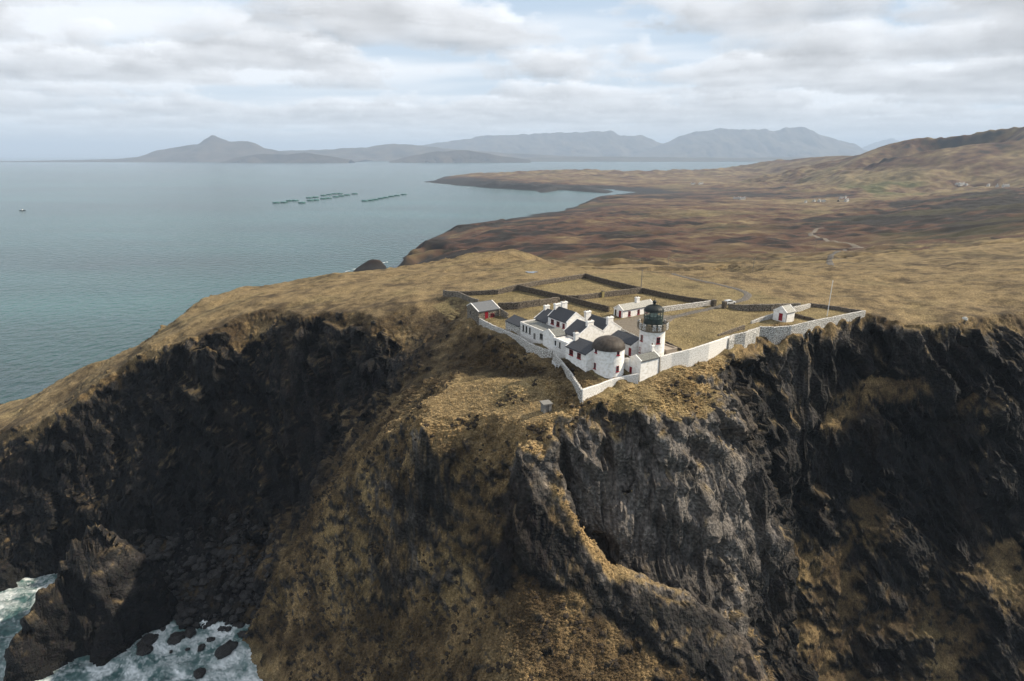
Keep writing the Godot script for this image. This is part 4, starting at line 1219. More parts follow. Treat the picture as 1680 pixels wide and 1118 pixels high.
func build_station() -> void:
	station_materials()
	lighthouse()
	round_house()
	houses()
	wall("boundary_wall", "tall whitewashed sea wall in front of the round house and lawn", "wall", [16.4, 128.6, 103, 105.58, 21.1, 132.9, 103.2, 105.26, 24.6, 135.5, 103.6, 105.53, 28.1, 137.2, 103.8, 105.74, 31.3, 136.9, 104, 106.42], 0.6, mats.whitewash_rough, "", 0.03)
	wall("boundary_wall", "tall whitewashed sea wall running from the lighthouse tower to the east buttress", "wall", [37.7, 141.7, 105.3, 109.25, 40.9, 143.5, 105.3, 109.45, 45.8, 145.2, 105.5, 109.92, 51.9, 148.6, 106, 110.6, 61.1, 159.2, 106.5, 109.21], 0.6, mats.whitewash_rough, "", 0.03)
	wall("boundary_wall", "stained white buttressed wall above the cliff below the white hut", "wall", [61.1, 159.2, 106.5, 109.21, 63.2, 160.9, 106.5, 109.23, 66.5, 161.7, 106.6, 109.7, 73.2, 168.2, 107, 109.26], 0.8, mats.whitewash_worn, "", 0.06)
	wall("boundary_wall", "low grey-white wall along the cliff edge under the flagpole", "wall", [73.9, 169.6, 106.9, 109.14, 78.3, 169.2, 106.9, 109.08, 83.5, 170.1, 107, 109.19, 89.4, 172.7, 107.2, 109.61, 95.5, 176.4, 107.5, 109.56, 100.3, 178.8, 107.7, 109.48, 107.2, 182.4, 107.8, 109.71, 114.5, 185.7, 108, 109.86], 0.7, mats.whitewash_worn, "", 0.06)
	wall("boundary_wall", "grey rubble wall at the top right end, behind the flagpole enclosure", "wall", [114.5, 185.7, 108, 109.86, 112.9, 189.3, 108, 109.33, 109.8, 192.9, 108, 109.27, 106.1, 195.8, 108, 109.28, 102.5, 197.5, 108, 109.44], 0.7, mats.rubble, "", 0.1)
	wall("boundary_wall", "whitewashed wall between the white hut and the back corner of its enclosure", "wall", [92.9, 189.3, 108, 110.18, 97.3, 192.5, 108, 109.9, 102.0, 196.6, 108, 109.5], 0.6, mats.whitewash_worn, "", 0.08)
	wall("boundary_wall", "low dark wall across the flagpole enclosure beside the white hut", "wall", [91.2, 184.6, 108, 109.06, 93.9, 182.4, 107.8, 108.81, 96.1, 179.1, 107.7, 108.59], 0.6, mats.rubble_dark, "", 0.1)
	wall("boundary_wall", "whitewashed field wall leading up to the white hut", "wall", [74.9, 178.1, 107.7, 108.39, 79.2, 180.6, 107.8, 109.0, 83.7, 183.1, 108, 109.52], 0.6, mats.whitewash_worn, "", 0.08)
	wall("boundary_wall", "low bare stone field wall beside the buttressed sea wall", "wall", [60.0, 164.5, 107.4, 108.14, 64.9, 168.4, 107.6, 108.36, 71.0, 173.6, 107.7, 108.47], 0.6, mats.rubble, "", 0.1)
	wall("boundary_wall", "grey rubble wall running east from the entrance gate behind the lawn", "wall", [74.1, 196.2, 108, 109.39, 76.8, 192.5, 108, 110.11, 81.6, 191.7, 108, 110.41, 86.8, 192.1, 108, 110.42, 92.5, 193.3, 108, 110.22, 97.4, 194.2, 108.2, 110.21], 0.7, mats.rubble_pale, "", 0.1)
	wall("boundary_wall", "whitewashed wall along the drive between the cottage and the gate", "wall", [46.6, 189.3, 108, 109.77, 50.6, 190.8, 108, 109.82, 55.5, 193.3, 108, 109.8, 62.6, 196.6, 108, 109.82, 69.5, 200.0, 108, 109.83], 0.6, mats.whitewash_worn, "", 0.08)
	wall("boundary_wall", "worn white wall curving down beside the lane below the long white wing", "wall", [-11.8, 187.8, 106.3, 107.34, -6.5, 177.4, 106, 107.58, -2.8, 173.2, 105.7, 107.16, 1.4, 167.3, 105.4, 107.19, 5.2, 158.2, 105, 107.44, 8.1, 154.6, 104.8, 107.28, 11.0, 152.4, 105.2, 107.13], 0.7, mats.whitewash_worn, "", 0.08)
	wall("boundary_wall", "grey-streaked wall on the left of the front lawn, running down to the sea wall corner", "wall", [11.2, 149.9, 105.2, 107.7, 12.8, 144.4, 104.8, 107.15, 14.7, 136.9, 104, 106.42, 16.4, 128.6, 103, 105.58], 0.7, mats.whitewash_worn, "", 0.06)
	wall("boundary_wall", "pale grey wall at the far left end, west of the stone shed", "wall", [-26.5, 223.3, 106.3, 108.18, -23.3, 220.8, 106.4, 108.4, -20.3, 218.9, 106.5, 108.6, -17.5, 214.5, 106.5, 108.47, -14.8, 210.2, 106.6, 108.31, -12.0, 206.7, 106.8, 108.49], 0.7, mats.rubble_pale, "", 0.08)
	wall("garden_wall", "dark rubble garden wall from the far left end to the big garden corner", "wall", [-20.3, 221.1, 106.7, 108.18, -11.6, 220.3, 107, 108.66, -5.4, 220.2, 107.5, 109.16, 2.1, 224.9, 108, 110.05], 0.7, mats.rubble, "", 0.12)
	wall("garden_wall", "long dark garden wall sloping down behind the main house chimneys", "wall", [2.1, 224.9, 108, 110.05, 9.2, 217.0, 108, 109.99, 17.0, 209.2, 108, 109.92, 25.3, 198.7, 108, 109.95, 32.2, 190.4, 108, 109.98], 0.7, mats.rubble_dark, "", 0.12)
	wall("garden_wall", "rubble wall along the back of the uppermost garden", "wall", [2.1, 224.9, 108, 110.05, 9.8, 232.7, 108, 109.74, 20.1, 239.9, 108, 109.78, 31.1, 247.5, 108, 109.96], 0.7, mats.rubble, "", 0.12)
	wall("garden_wall", "dark rubble wall from the top garden corner to the utility pole", "wall", [31.1, 247.5, 108, 109.96, 36.2, 238.1, 108, 110.03, 43.0, 227.1, 108, 110.19, 49.2, 219.1, 108, 110.12], 0.7, mats.rubble_dark, "", 0.12)
	wall("garden_wall", "rubble wall between the two big gardens, left of the yellow pillar", "wall", [17.6, 207.7, 108, 109.58, 24.2, 207.7, 108, 109.84, 32.7, 212.0, 108, 109.83], 0.7, mats.rubble, "", 0.12)
	wall("garden_wall", "rubble wall between the two big gardens, right of the yellow pillar", "wall", [33.8, 212.0, 108, 109.95, 40.9, 215.5, 108, 110.09, 49.2, 219.1, 108, 110.12], 0.7, mats.rubble, "", 0.12)
	wall("garden_wall", "mottled rubble wall between the slate-roofed stone shed and the long garden wall", "wall", [-4.8, 197.3, 107.6, 109.54, 2.1, 197.8, 107.8, 109.63, 9.6, 200.9, 108, 109.86, 16.8, 206.3, 108, 109.45], 0.7, mats.rubble, "", 0.12)
	wall("garden_wall", "dark rubble wall from the utility pole down to the gate pillar", "wall", [49.2, 219.1, 108, 110.12, 55.9, 211.5, 108, 109.83, 62.8, 204.5, 108, 109.89, 69.5, 199.6, 108, 109.96], 0.7, mats.rubble_dark, "", 0.12)
	wall("yard_wall", "low white yard wall between the double-gabled house and the cottage", "wall", [24.8, 181.7, 108, 109.1, 27.6, 178.1, 108, 109.48, 31.0, 177.7, 108, 109.67], 0.4, mats.whitewash_worn, "", 0.08)
	wall("yard_wall", "thin stone retaining kerb along the right edge of the yard wall by the tower", "wall", [43.0, 157.1, 107.9, 108.43, 45.3, 150.1, 107.9, 108.5], 0.5, mats.rubble_dark, "", 0.08)
	wall("yard_wall", "short grey stone wall projecting from the right end of the stone shed", "wall", [-3.7, 189.2, 107, 109.6, -1.3, 185.1, 107, 109], 0.5, mats.rubble_pale, "", 0.08)
	wall("yard_wall", "low white wall joining the round house to the entrance building", "wall", [27.8, 143.1, 105.2, 108.4, 29.7, 140.5, 105, 109.2], 0.4, mats.whitewash, "", 0.08)
	wall("yard_wall", "brick-brown wall behind the lantern side of the courtyard", "wall", [31.5, 161.0, 107.5, 110.6, 33.9, 155.5, 107.5, 110.2], 0.4, mats.rubble, "", 0.08)
	wall("yard_wall", "cream wall running down from the double-gabled house to the tower", "wall", [31.1, 161.2, 107.5, 110.9, 35.0, 155.6, 107.5, 110.1], 0.35, mats.whitewash_worn, "", 0.08)
	small_buildings()
	yard()
	road("road", "grey tarmac road winding from the gate over the moor", [72.2, 198.3, 77.5, 203.1, 82.1, 206.3, 86.0, 211.4, 88.7, 217.1, 89.6, 223.1, 89.0, 228.8, 85.7, 237.9, 80.3, 249.8, 77.1, 258.6, 75.2, 264.4, 74.4, 269.7], 3.6)
	road("path", "worn grey gravel drive from the gate to the yard", [72.2, 198.3, 67.3, 194.9, 60.9, 190.8, 54.6, 186.2, 49.6, 182.0, 45.4, 178.1], 3.4)
	road("road", "grey road climbing out of the dark heath in the distance", [172, 316, 192, 354, 238, 440, 262, 474, 300, 535, 339, 602], 4.2)
	road("road", "pale track curving away towards the far cottages", [348, 612, 366, 621, 371, 644, 366, 655, 362, 665, 389, 736, 407, 795, 418, 834, 464, 913, 481, 924], 6.0)
	far_things()
	sea_things()

func lighthouse() -> void:
	var o := building("lighthouse_tower", "white round lighthouse tower with black glazed lantern and stone gallery", "lighthouse", 3.6, 107, 6.2)
	var st := begin()
	lathe(st, [Vector2(3.42, -2.5), Vector2(3.36, 0.0), Vector2(3.22, 8.0), Vector2(3.34, 8.05), Vector2(3.34, 8.25), Vector2(0.1, 8.26)], 56)
	put("tower_wall", st.commit(), mats.whitewash, o)
	st = begin()
	lathe(st, [Vector2(3.3, 7.9), Vector2(3.92, 8.3), Vector2(3.92, 8.52), Vector2(0.1, 8.53)], 56)
	put("gallery_deck", st.commit(), mats.corbel_stone, o)
	st = begin()
	lathe(st, [Vector2(3.90, 8.5), Vector2(3.90, 9.35), Vector2(3.86, 9.4), Vector2(3.70, 9.4), Vector2(3.66, 9.35), Vector2(3.66, 8.5)], 56)
	put("gallery_parapet", st.commit(), mats.corbel_stone, o)
	for i in 18:                                          # white merlons round the gallery
		var f := i * TAU / 18.0
		var b := begin()
		lathe(b, [Vector2(3.97, 8.46), Vector2(3.97, 9.95), Vector2(3.92, 10.02), Vector2(3.66, 10.02), Vector2(3.62, 9.95), Vector2(3.62, 8.54)], 3, f - 0.115, f + 0.115)
		for e in [f - 0.115, f + 0.115]:
			var w := Vector3(sin(e), 0, cos(e))
			var out := Vector3(cos(e), 0, -sin(e)) * (1.0 if e > f else -1.0)
			quad(b, w * 3.62 + Vector3(0, 8.54, 0), w * 3.97 + Vector3(0, 8.46, 0), w * 3.97 + Vector3(0, 9.95, 0), w * 3.62 + Vector3(0, 9.95, 0), out)
		put("merlon", b.commit(), mats.whitewash_worn if i % 3 else mats.corbel_stone, o)
	st = begin()
	lathe(st, [Vector2(2.46, 8.5), Vector2(2.46, 9.3), Vector2(2.54, 9.34), Vector2(2.54, 9.5), Vector2(2.42, 9.54), Vector2(2.42, 11.0), Vector2(2.50, 11.03), Vector2(2.50, 11.16), Vector2(2.3, 11.17), Vector2(2.3, 8.5)], 48)
	put("lantern_base", st.commit(), mats.green_iron, o)
	var segs := 16
	for i in segs:                                        # panes between the bars, two rows
		var f0 := i * TAU / segs
		var f1 := (i + 1) * TAU / segs
		var e0 := Vector3(sin(f0), 0, cos(f0)) * 2.38
		var e1 := Vector3(sin(f1), 0, cos(f1)) * 2.38
		var p := begin()
		quad(p, e0 + Vector3(0, 11.17, 0), e1 + Vector3(0, 11.17, 0), e1 + Vector3(0, 12.9, 0), e0 + Vector3(0, 12.9, 0), e0 + e1)
		put("pane", p.commit(), mats.lantern_glass, o)
		var bst := begin()
		bar(bst, e0 * 1.01 + Vector3(0, 11.15, 0), e0 * 1.01 + Vector3(0, 12.92, 0), 0.075)
		put("glazing_bar", bst.commit(), mats.black_iron, o)
	for y in [11.75, 12.33]:
		st = begin()
		lathe(st, [Vector2(2.38, y - 0.03), Vector2(2.44, y - 0.03), Vector2(2.44, y + 0.03), Vector2(2.38, y + 0.03)], 48)
		put("glazing_ring", st.commit(), mats.black_iron, o)
	st = begin()
	lathe(st, [Vector2(0.05, 11.3), Vector2(0.75, 11.3), Vector2(0.95, 11.8), Vector2(0.95, 12.4), Vector2(0.7, 12.8), Vector2(0.05, 12.85)], 24)
	put("lens", st.commit(), mats.lens_glass, o)
	st = begin()
	var prof := [Vector2(2.3, 12.86), Vector2(2.60, 12.88), Vector2(2.62, 12.98), Vector2(2.46, 13.04)]
	for i in 11:
		var q := (i + 1) / 11.0 * PI * 0.5
		prof.append(Vector2(2.44 * cos(q * 0.96), 13.04 + 1.35 * sin(q)))
	prof.append(Vector2(0.42, 14.5))
	prof.append(Vector2(0.34, 14.75))
	put("lantern_roof", fin(st, prof, 40), mats.black_iron, o)
	for i in 16:
		var f := i * TAU / 16.0
		var rb := begin()
		var prev := Vector3.ZERO
		for k in 6:
			var q := k / 5.0 * PI * 0.46
			var v := Vector3(sin(f), 0, cos(f)) * (2.47 * cos(q)) + Vector3(0, 13.05 + 1.38 * sin(q), 0)
			if k: bar(rb, prev, v, 0.07)
			prev = v
		put("roof_rib", rb.commit(), mats.black_iron, o)
	st = begin()
	var ball := [Vector2(0.34, 14.7), Vector2(0.30, 14.86)]
	for i in 9:
		var q := -PI * 0.4 + i / 8.0 * PI * 0.85
		ball.append(Vector2(0.52 * cos(q), 15.2 + 0.44 * sin(q)))
	ball.append(Vector2(0.06, 15.7))
	ball.append(Vector2(0.05, 16.3))
	ball.append(Vector2(0.001, 16.32))
	put("ventilator_ball", fin(st, ball, 20), mats.black_iron, o)
	for w in [[-17.0, 5.0, 1.0, 1.7], [-98.0, 5.2, 0.8, 1.6], [-104.0, 1.9, 0.8, 1.5], [70.0, 4.9, 0.9, 1.6]]:
		var f := deg_to_rad(w[0])
		var out := Vector3(sin(f), 0, cos(f))
		window(o, out * 3.27 + Vector3(0, w[1], 0), out, w[2], w[3], mats.red_paint)

func fin(st: SurfaceTool, prof: Array, segs: int) -> ArrayMesh:
	lathe(st, prof, segs)
	return st.commit()

func round_house() -> void:
	var o := building("round_house", "white round house, the old tower, under a brown domed roof", "house", -10, 105.4, 4.8)
	var st := begin()
	lathe(st, [Vector2(4.1, -2.0), Vector2(4.06, 0.0), Vector2(3.94, 6.8), Vector2(3.94, 6.85)], 64)
	put("wall", st.commit(), mats.whitewash, o)
	st = begin()
	var prof := [Vector2(3.7, 6.70), Vector2(4.16, 6.72), Vector2(4.18, 6.86)]
	for i in 14:
		var q := (i + 0.4) / 13.4 * PI * 0.5
		prof.append(Vector2(4.12 * cos(q), 6.9 + 2.62 * sin(q)))
	prof.append(Vector2(0.0, 9.53))
	lathe(st, prof, 64)
	put("domed_roof", st.commit(), mats.dome_brown, o)
	for w in [[-5.0, 5.75], [-92.0, 5.9], [-94.0, 1.7], [-5.0, 1.5], [70.0, 5.7]]:
		var f := deg_to_rad(w[0])
		var out := Vector3(sin(f), 0, cos(f))
		window(o, out * (4.04 - w[1] * 0.018) + Vector3(0, w[1], 0), out, 0.8, 1.45, mats.red_paint)

func houses() -> void:
	var L := facing("left")
	var F := facing("front")
	var R := facing("right")
	# front house beside the round house
	var o := building("front_house", "low white house with a slate roof against the left of the round house", "house", -13.5, 107, -0.2)
	gabled(o, "z", -2.5, 5.2, -4.6, 3.6, -1.6, 3.75, 3.8, 1.5, 5.35, mats.whitewash, mats.slate, true, false)
	window(o, Vector3(-2.5, 2.05, -2.3), L, 1.5, 1.35, mats.red_paint)
	window(o, Vector3(-2.5, 2.0, 0.85), L, 1.4, 1.4, mats.red_paint)
	chimney(o, Vector3(0.5, 5.0, -4.3), 1.1, 0.9, 2.1, 2)
	# double-gabled house
	o = building("double_gabled_house", "white house with two parallel slate roofs and twin gables facing the sea", "house", -1.3, 107, -11.5)
	gabled(o, "z", -8.1, 1.35, -3.2, 3.1, -1.2, 4.1, 4.1, -3.4, 6.9, mats.whitewash, mats.slate)
	gabled(o, "z", 1.4, 8.2, -6.6, 2.7, -1.2, 4.1, 4.0, 4.4, 6.55, mats.whitewash, mats.slate)
	chimney(o, Vector3(-3.4, 6.2, 2.5), 2.1, 0.9, 1.75, 2)
	chimney(o, Vector3(4.1, 6.0, 2.2), 1.9, 0.9, 1.9, 1)
	chimney(o, Vector3(3.0, 6.0, -6.1), 1.9, 0.9, 1.9, 2)
	window(o, Vector3(-8.1, 2.1, -2.2), L, 2.2, 1.0, mats.red_paint)
	window(o, Vector3(-8.1, 2.1, 1.6), L, 1.1, 1.2, mats.red_paint)
	# main house
	o = building("main_house", "tall white house with the highest slate roof and three red-silled upper windows", "house", -3.85, 107, -20.4)
	gabled(o, "z", -3.25, 3.25, -4.5, 4.4, -1.2, 6.0, 6.0, 0.0, 8.4, mats.whitewash, mats.slate)
	for z in [-2.3, 0.4, 3.0]:
		window(o, Vector3(-3.25, 4.1, z), L, 1.4 if z < 2 else 1.0, 1.35, mats.red_paint)
	window(o, Vector3(-3.25, 1.0, -1.5), L, 1.2, 1.4, mats.red_paint)
	chimney(o, Vector3(-0.3, 7.6, -4.15), 1.9, 0.9, 1.9, 2)
	chimney(o, Vector3(2.2, 7.4, -4.15), 1.9, 0.9, 2.3, 2)
	# west house
	o = building("west_house", "white house with a slate roof left of the main house, tall red window", "house", -3.5, 107, -28.0)
	gabled(o, "z", -4.1, 3.6, -3.3, 2.95, -1.2, 3.85, 3.85, 0.2, 6.3, mats.whitewash, mats.slate, true, false)
	window(o, Vector3(-4.1, 1.4, 1.15), L, 0.9, 2.2, mats.red_paint)
	chimney(o, Vector3(0.2, 5.6, -2.9), 1.7, 0.9, 1.9, 1)
	# long flat-roofed wing
	o = building("flat_roofed_wing", "long white flat-roofed wing with narrow windows facing the lane", "house wing", -10.5, 107, -24.4)
	var st := begin()
	box(st, Vector3(-2.7, -1.4, -6.0), Vector3(2.8, 3.45, 6.0))
	put("wall", st.commit(), mats.whitewash_rough, o)
	st = begin()
	box(st, Vector3(-2.75, 3.4, -6.05), Vector3(-2.4, 3.9, 6.0))
	box(st, Vector3(-2.4, 3.4, -6.05), Vector3(2.8, 3.9, -5.75))
	put("parapet", st.commit(), mats.whitewash_rough, o)
	st = begin()
	box(st, Vector3(-2.4, 3.44, -5.75), Vector3(2.75, 3.56, 5.95))
	put("flat_roof", st.commit(), mats.lead_roof, o)
	for z in [-4.35, -2.7, -0.95]:
		window(o, Vector3(-2.7, 1.45, z), L, 0.72, 1.85, mats.dark_trim if mats.has("dark_trim") else mats.grey_wood, false)
	door(o, Vector3(-2.7, 0.35, 1.4), L, 0.9, 1.8, mats.grey_wood)
	window(o, Vector3(-2.7, 1.3, 4.85), L, 1.5, 1.6, mats.grey_wood)
	# low gabled link with the white verge
	o = building("gabled_link", "small white gabled link with a grey roof and a bright white verge", "house wing", -11.5, 107, -15.7)
	gabled(o, "x", -2.65, 2.75, -2.1, 2.1, -1.4, 3.75, 3.75, -0.1, 5.05, mats.whitewash, mats.lead_roof, true, false)
	st = begin()
	bar(st, Vector3(-2.2, -0.6, 2.75), Vector3(-2.2, 3.7, 2.75), 0.12)
	put("drain_pipe", st.commit(), mats.pot, o)
	# low wing between link and front house
	o = building("low_wing", "low white flat-topped wing with two narrow windows", "house wing", -12.3, 107, -9.0)
	st = begin()
	box(st, Vector3(-1.7, -1.4, -3.9), Vector3(1.8, 3.5, 4.05))
	put("wall", st.commit(), mats.whitewash_rough, o)
	st = begin()
	box(st, Vector3(-1.75, 3.45, -3.95), Vector3(-1.4, 3.8, 4.0))
	put("parapet", st.commit(), mats.whitewash, o)
	window(o, Vector3(-1.7, 1.55, -2.9), L, 0.85, 1.6, mats.white_paint, false)
	window(o, Vector3(-1.7, 1.6, -0.95), L, 0.6, 1.5, mats.grey_wood, false)
	# courtyard range beside the tower
	o = building("courtyard_range", "slate-roofed white range with a red door, left of the lighthouse tower", "house wing", 1.3, 107, 0.2)
	gabled(o, "z", -2.4, 2.4, -5.2, 3.6, -1.4, 3.75, 3.9, 0.7, 5.0, mats.whitewash, mats.slate, false, false)
	door(o, Vector3(-2.4, 0.55, 3.1), L, 0.9, 2.3, mats.red_paint)
	# entrance building on the sea wall
	o = building("entrance_building", "small white building on the sea wall with red door and grey roof", "building", -2.1, 105, 9.6)
	gabled(o, "x", -1.9, 2.0, -3.2, 3.2, -2.6, 4.35, 4.35, 0.0, 5.35, mats.whitewash, mats.lead_roof)
	door(o, Vector3(-3.2, 0.05, -1.55), L, 1.2, 1.9, mats.red_paint)
	window(o, Vector3(-3.2, 0.75, -0.25 - 2.6), L, 0.5, 0.9, mats.red_paint, false)
	st = begin()
	bar(st, Vector3(3.25, -2.0, 2.08), Vector3(3.25, 4.2, 2.08), 0.16)
	put("drain_pipe", st.commit(), mats.grey_wood, o)
	chimney(o, Vector3(2.6, 5.0, -0.2), 0.8, 0.8, 2.1, 1)
	# terrace beside the tower
	o = building("flat_roofed_store", "low beige concrete store with a rimmed flat roof right of the tower", "building", 8.9, 107, 5.0)
	st = begin()
	box(st, Vector3(-2.0, -1.0, -3.4), Vector3(1.9, 2.0, 3.6))
	put("wall", st.commit(), mats.beige_concrete, o)
	st = begin()
	box(st, Vector3(-2.05, 1.98, -3.45), Vector3(-1.7, 2.35, 3.65))
	box(st, Vector3(1.6, 1.98, -3.45), Vector3(1.95, 2.35, 3.65))
	box(st, Vector3(-1.7, 1.98, -3.45), Vector3(1.6, 2.35, -3.1))
	box(st, Vector3(-1.7, 1.98, 3.3), Vector3(1.6, 2.35, 3.65))
	put("parapet", st.commit(), mats.beige_concrete, o)

func small_buildings() -> void:
	var L := facing("left")
	var F := facing("front")
	var o := building("cottage", "long low white cottage with a pale roof beside the drive", "cottage", 29.4, 107.6, -26.8)
	gabled(o, "x", -2.1, 2.1, -7.1, 7.0, -1.2, 2.85, 2.85, 0.0, 4.2, mats.whitewash, mats.pale_roof)
	for x in [-4.2, -0.15, 3.6]:
		window(o, Vector3(x, 0.8, 2.1), F, 1.0, 1.5, mats.red_paint)
	door(o, Vector3(-7.1, 0.3, 0.85), L, 1.0, 2.3, mats.red_paint)
	window(o, Vector3(-7.1, 0.6, -1.2), L, 0.7, 2.0, mats.grey_wood, false)
	chimney(o, Vector3(1.0, 3.6, 0.0), 1.3, 1.0, 2.3, 1)
	o = building("white_hut", "small white hut with a red door and pale pitched roof, standing alone", "hut", 64.0, 107.8, 4.2)
	gabled(o, "x", -2.25, 2.25, -2.2, 2.2, -1.2, 3.1, 3.1, 0.3, 4.8, mats.whitewash, mats.pale_roof)
	door(o, Vector3(-2.2, 0.3, 0.4), L, 1.25, 2.4, mats.red_paint)
	st_pipe(o, Vector3(-2.1, 0, 2.32), 3.0)
	o = building("stone_shed", "stone shed with a grey slate roof and red door at the left end", "shed", -11.5, 106.6, -55.6)
	gabled(o, "x", -3.6, 4.1, -4.0, 4.2, -1.5, 3.3, 2.9, -1.0, 4.6, mats.rubble_pale, mats.shed_slate)
	door(o, Vector3(-0.95, 0.25, 4.1), F, 1.15, 2.3, mats.red_paint)
	window(o, Vector3(1.25, 0.5, 4.1), F, 1.4, 1.2, mats.red_paint)
	window(o, Vector3(-4.0, 0.9, -1.2), L, 0.6, 1.3, mats.grey_wood, false)
	o = building("slate_roofed_store", "low store with a plain slate roof at the left end of the white wing", "shed", -11.6, 106.8, -34.6)
	gabled(o, "z", -1.7, 2.2, -3.9, 4.1, -1.4, 2.55, 2.6, 1.4, 3.8, mats.whitewash_worn, mats.slate, false, false)
	# concrete box on the slope
	var p := Vector2(8.1, 129.2)
	var gy := ground(p.x, p.y)
	o = thing("lookout_box", "grey concrete box with a flat slab roof on the grass below the wall", "lookout hut", Vector3(p.x, gy, -p.y), 0.35)
	var st := begin()
	box(st, Vector3(-1.0, -1.2, -1.0), Vector3(-0.35, 2.1, 1.0))
	box(st, Vector3(0.35, -1.2, -1.0), Vector3(1.0, 2.1, 1.0))
	box(st, Vector3(-0.35, -1.2, -0.9), Vector3(0.35, 2.1, 0.7))
	put("wall", st.commit(), mats.concrete, o)
	st = begin()
	box(st, Vector3(-1.2, 2.1, -1.2), Vector3(1.2, 2.38, 1.25))
	put("slab_roof", st.commit(), mats.concrete, o)
	st = begin()
	box(st, Vector3(-0.3, 0.0, 0.7), Vector3(0.3, 1.8, 0.74))
	put("door", st.commit(), mats.grey_wood, o)

func st_pipe(o: Node3D, at: Vector3, h: float) -> void:
	var st := begin()
	bar(st, at + Vector3(0, -0.2, 0), at + Vector3(0, h, 0), 0.13)
	put("drain_pipe", st.commit(), mats.grey_wood, o)

func pole(called: String, label: String, x: float, f: float, h: float, r: float, m: Material, group := "") -> Node3D:
	var o := thing(called, label, "pole", Vector3(x, ground(x, f), -f), 0.0, group)
	var st := begin()
	lathe(st, [Vector2(r, -0.8), Vector2(r * 0.7, h), Vector2(0.001, h + 0.02)], 8)
	put("shaft", st.commit(), m, o)
	return o

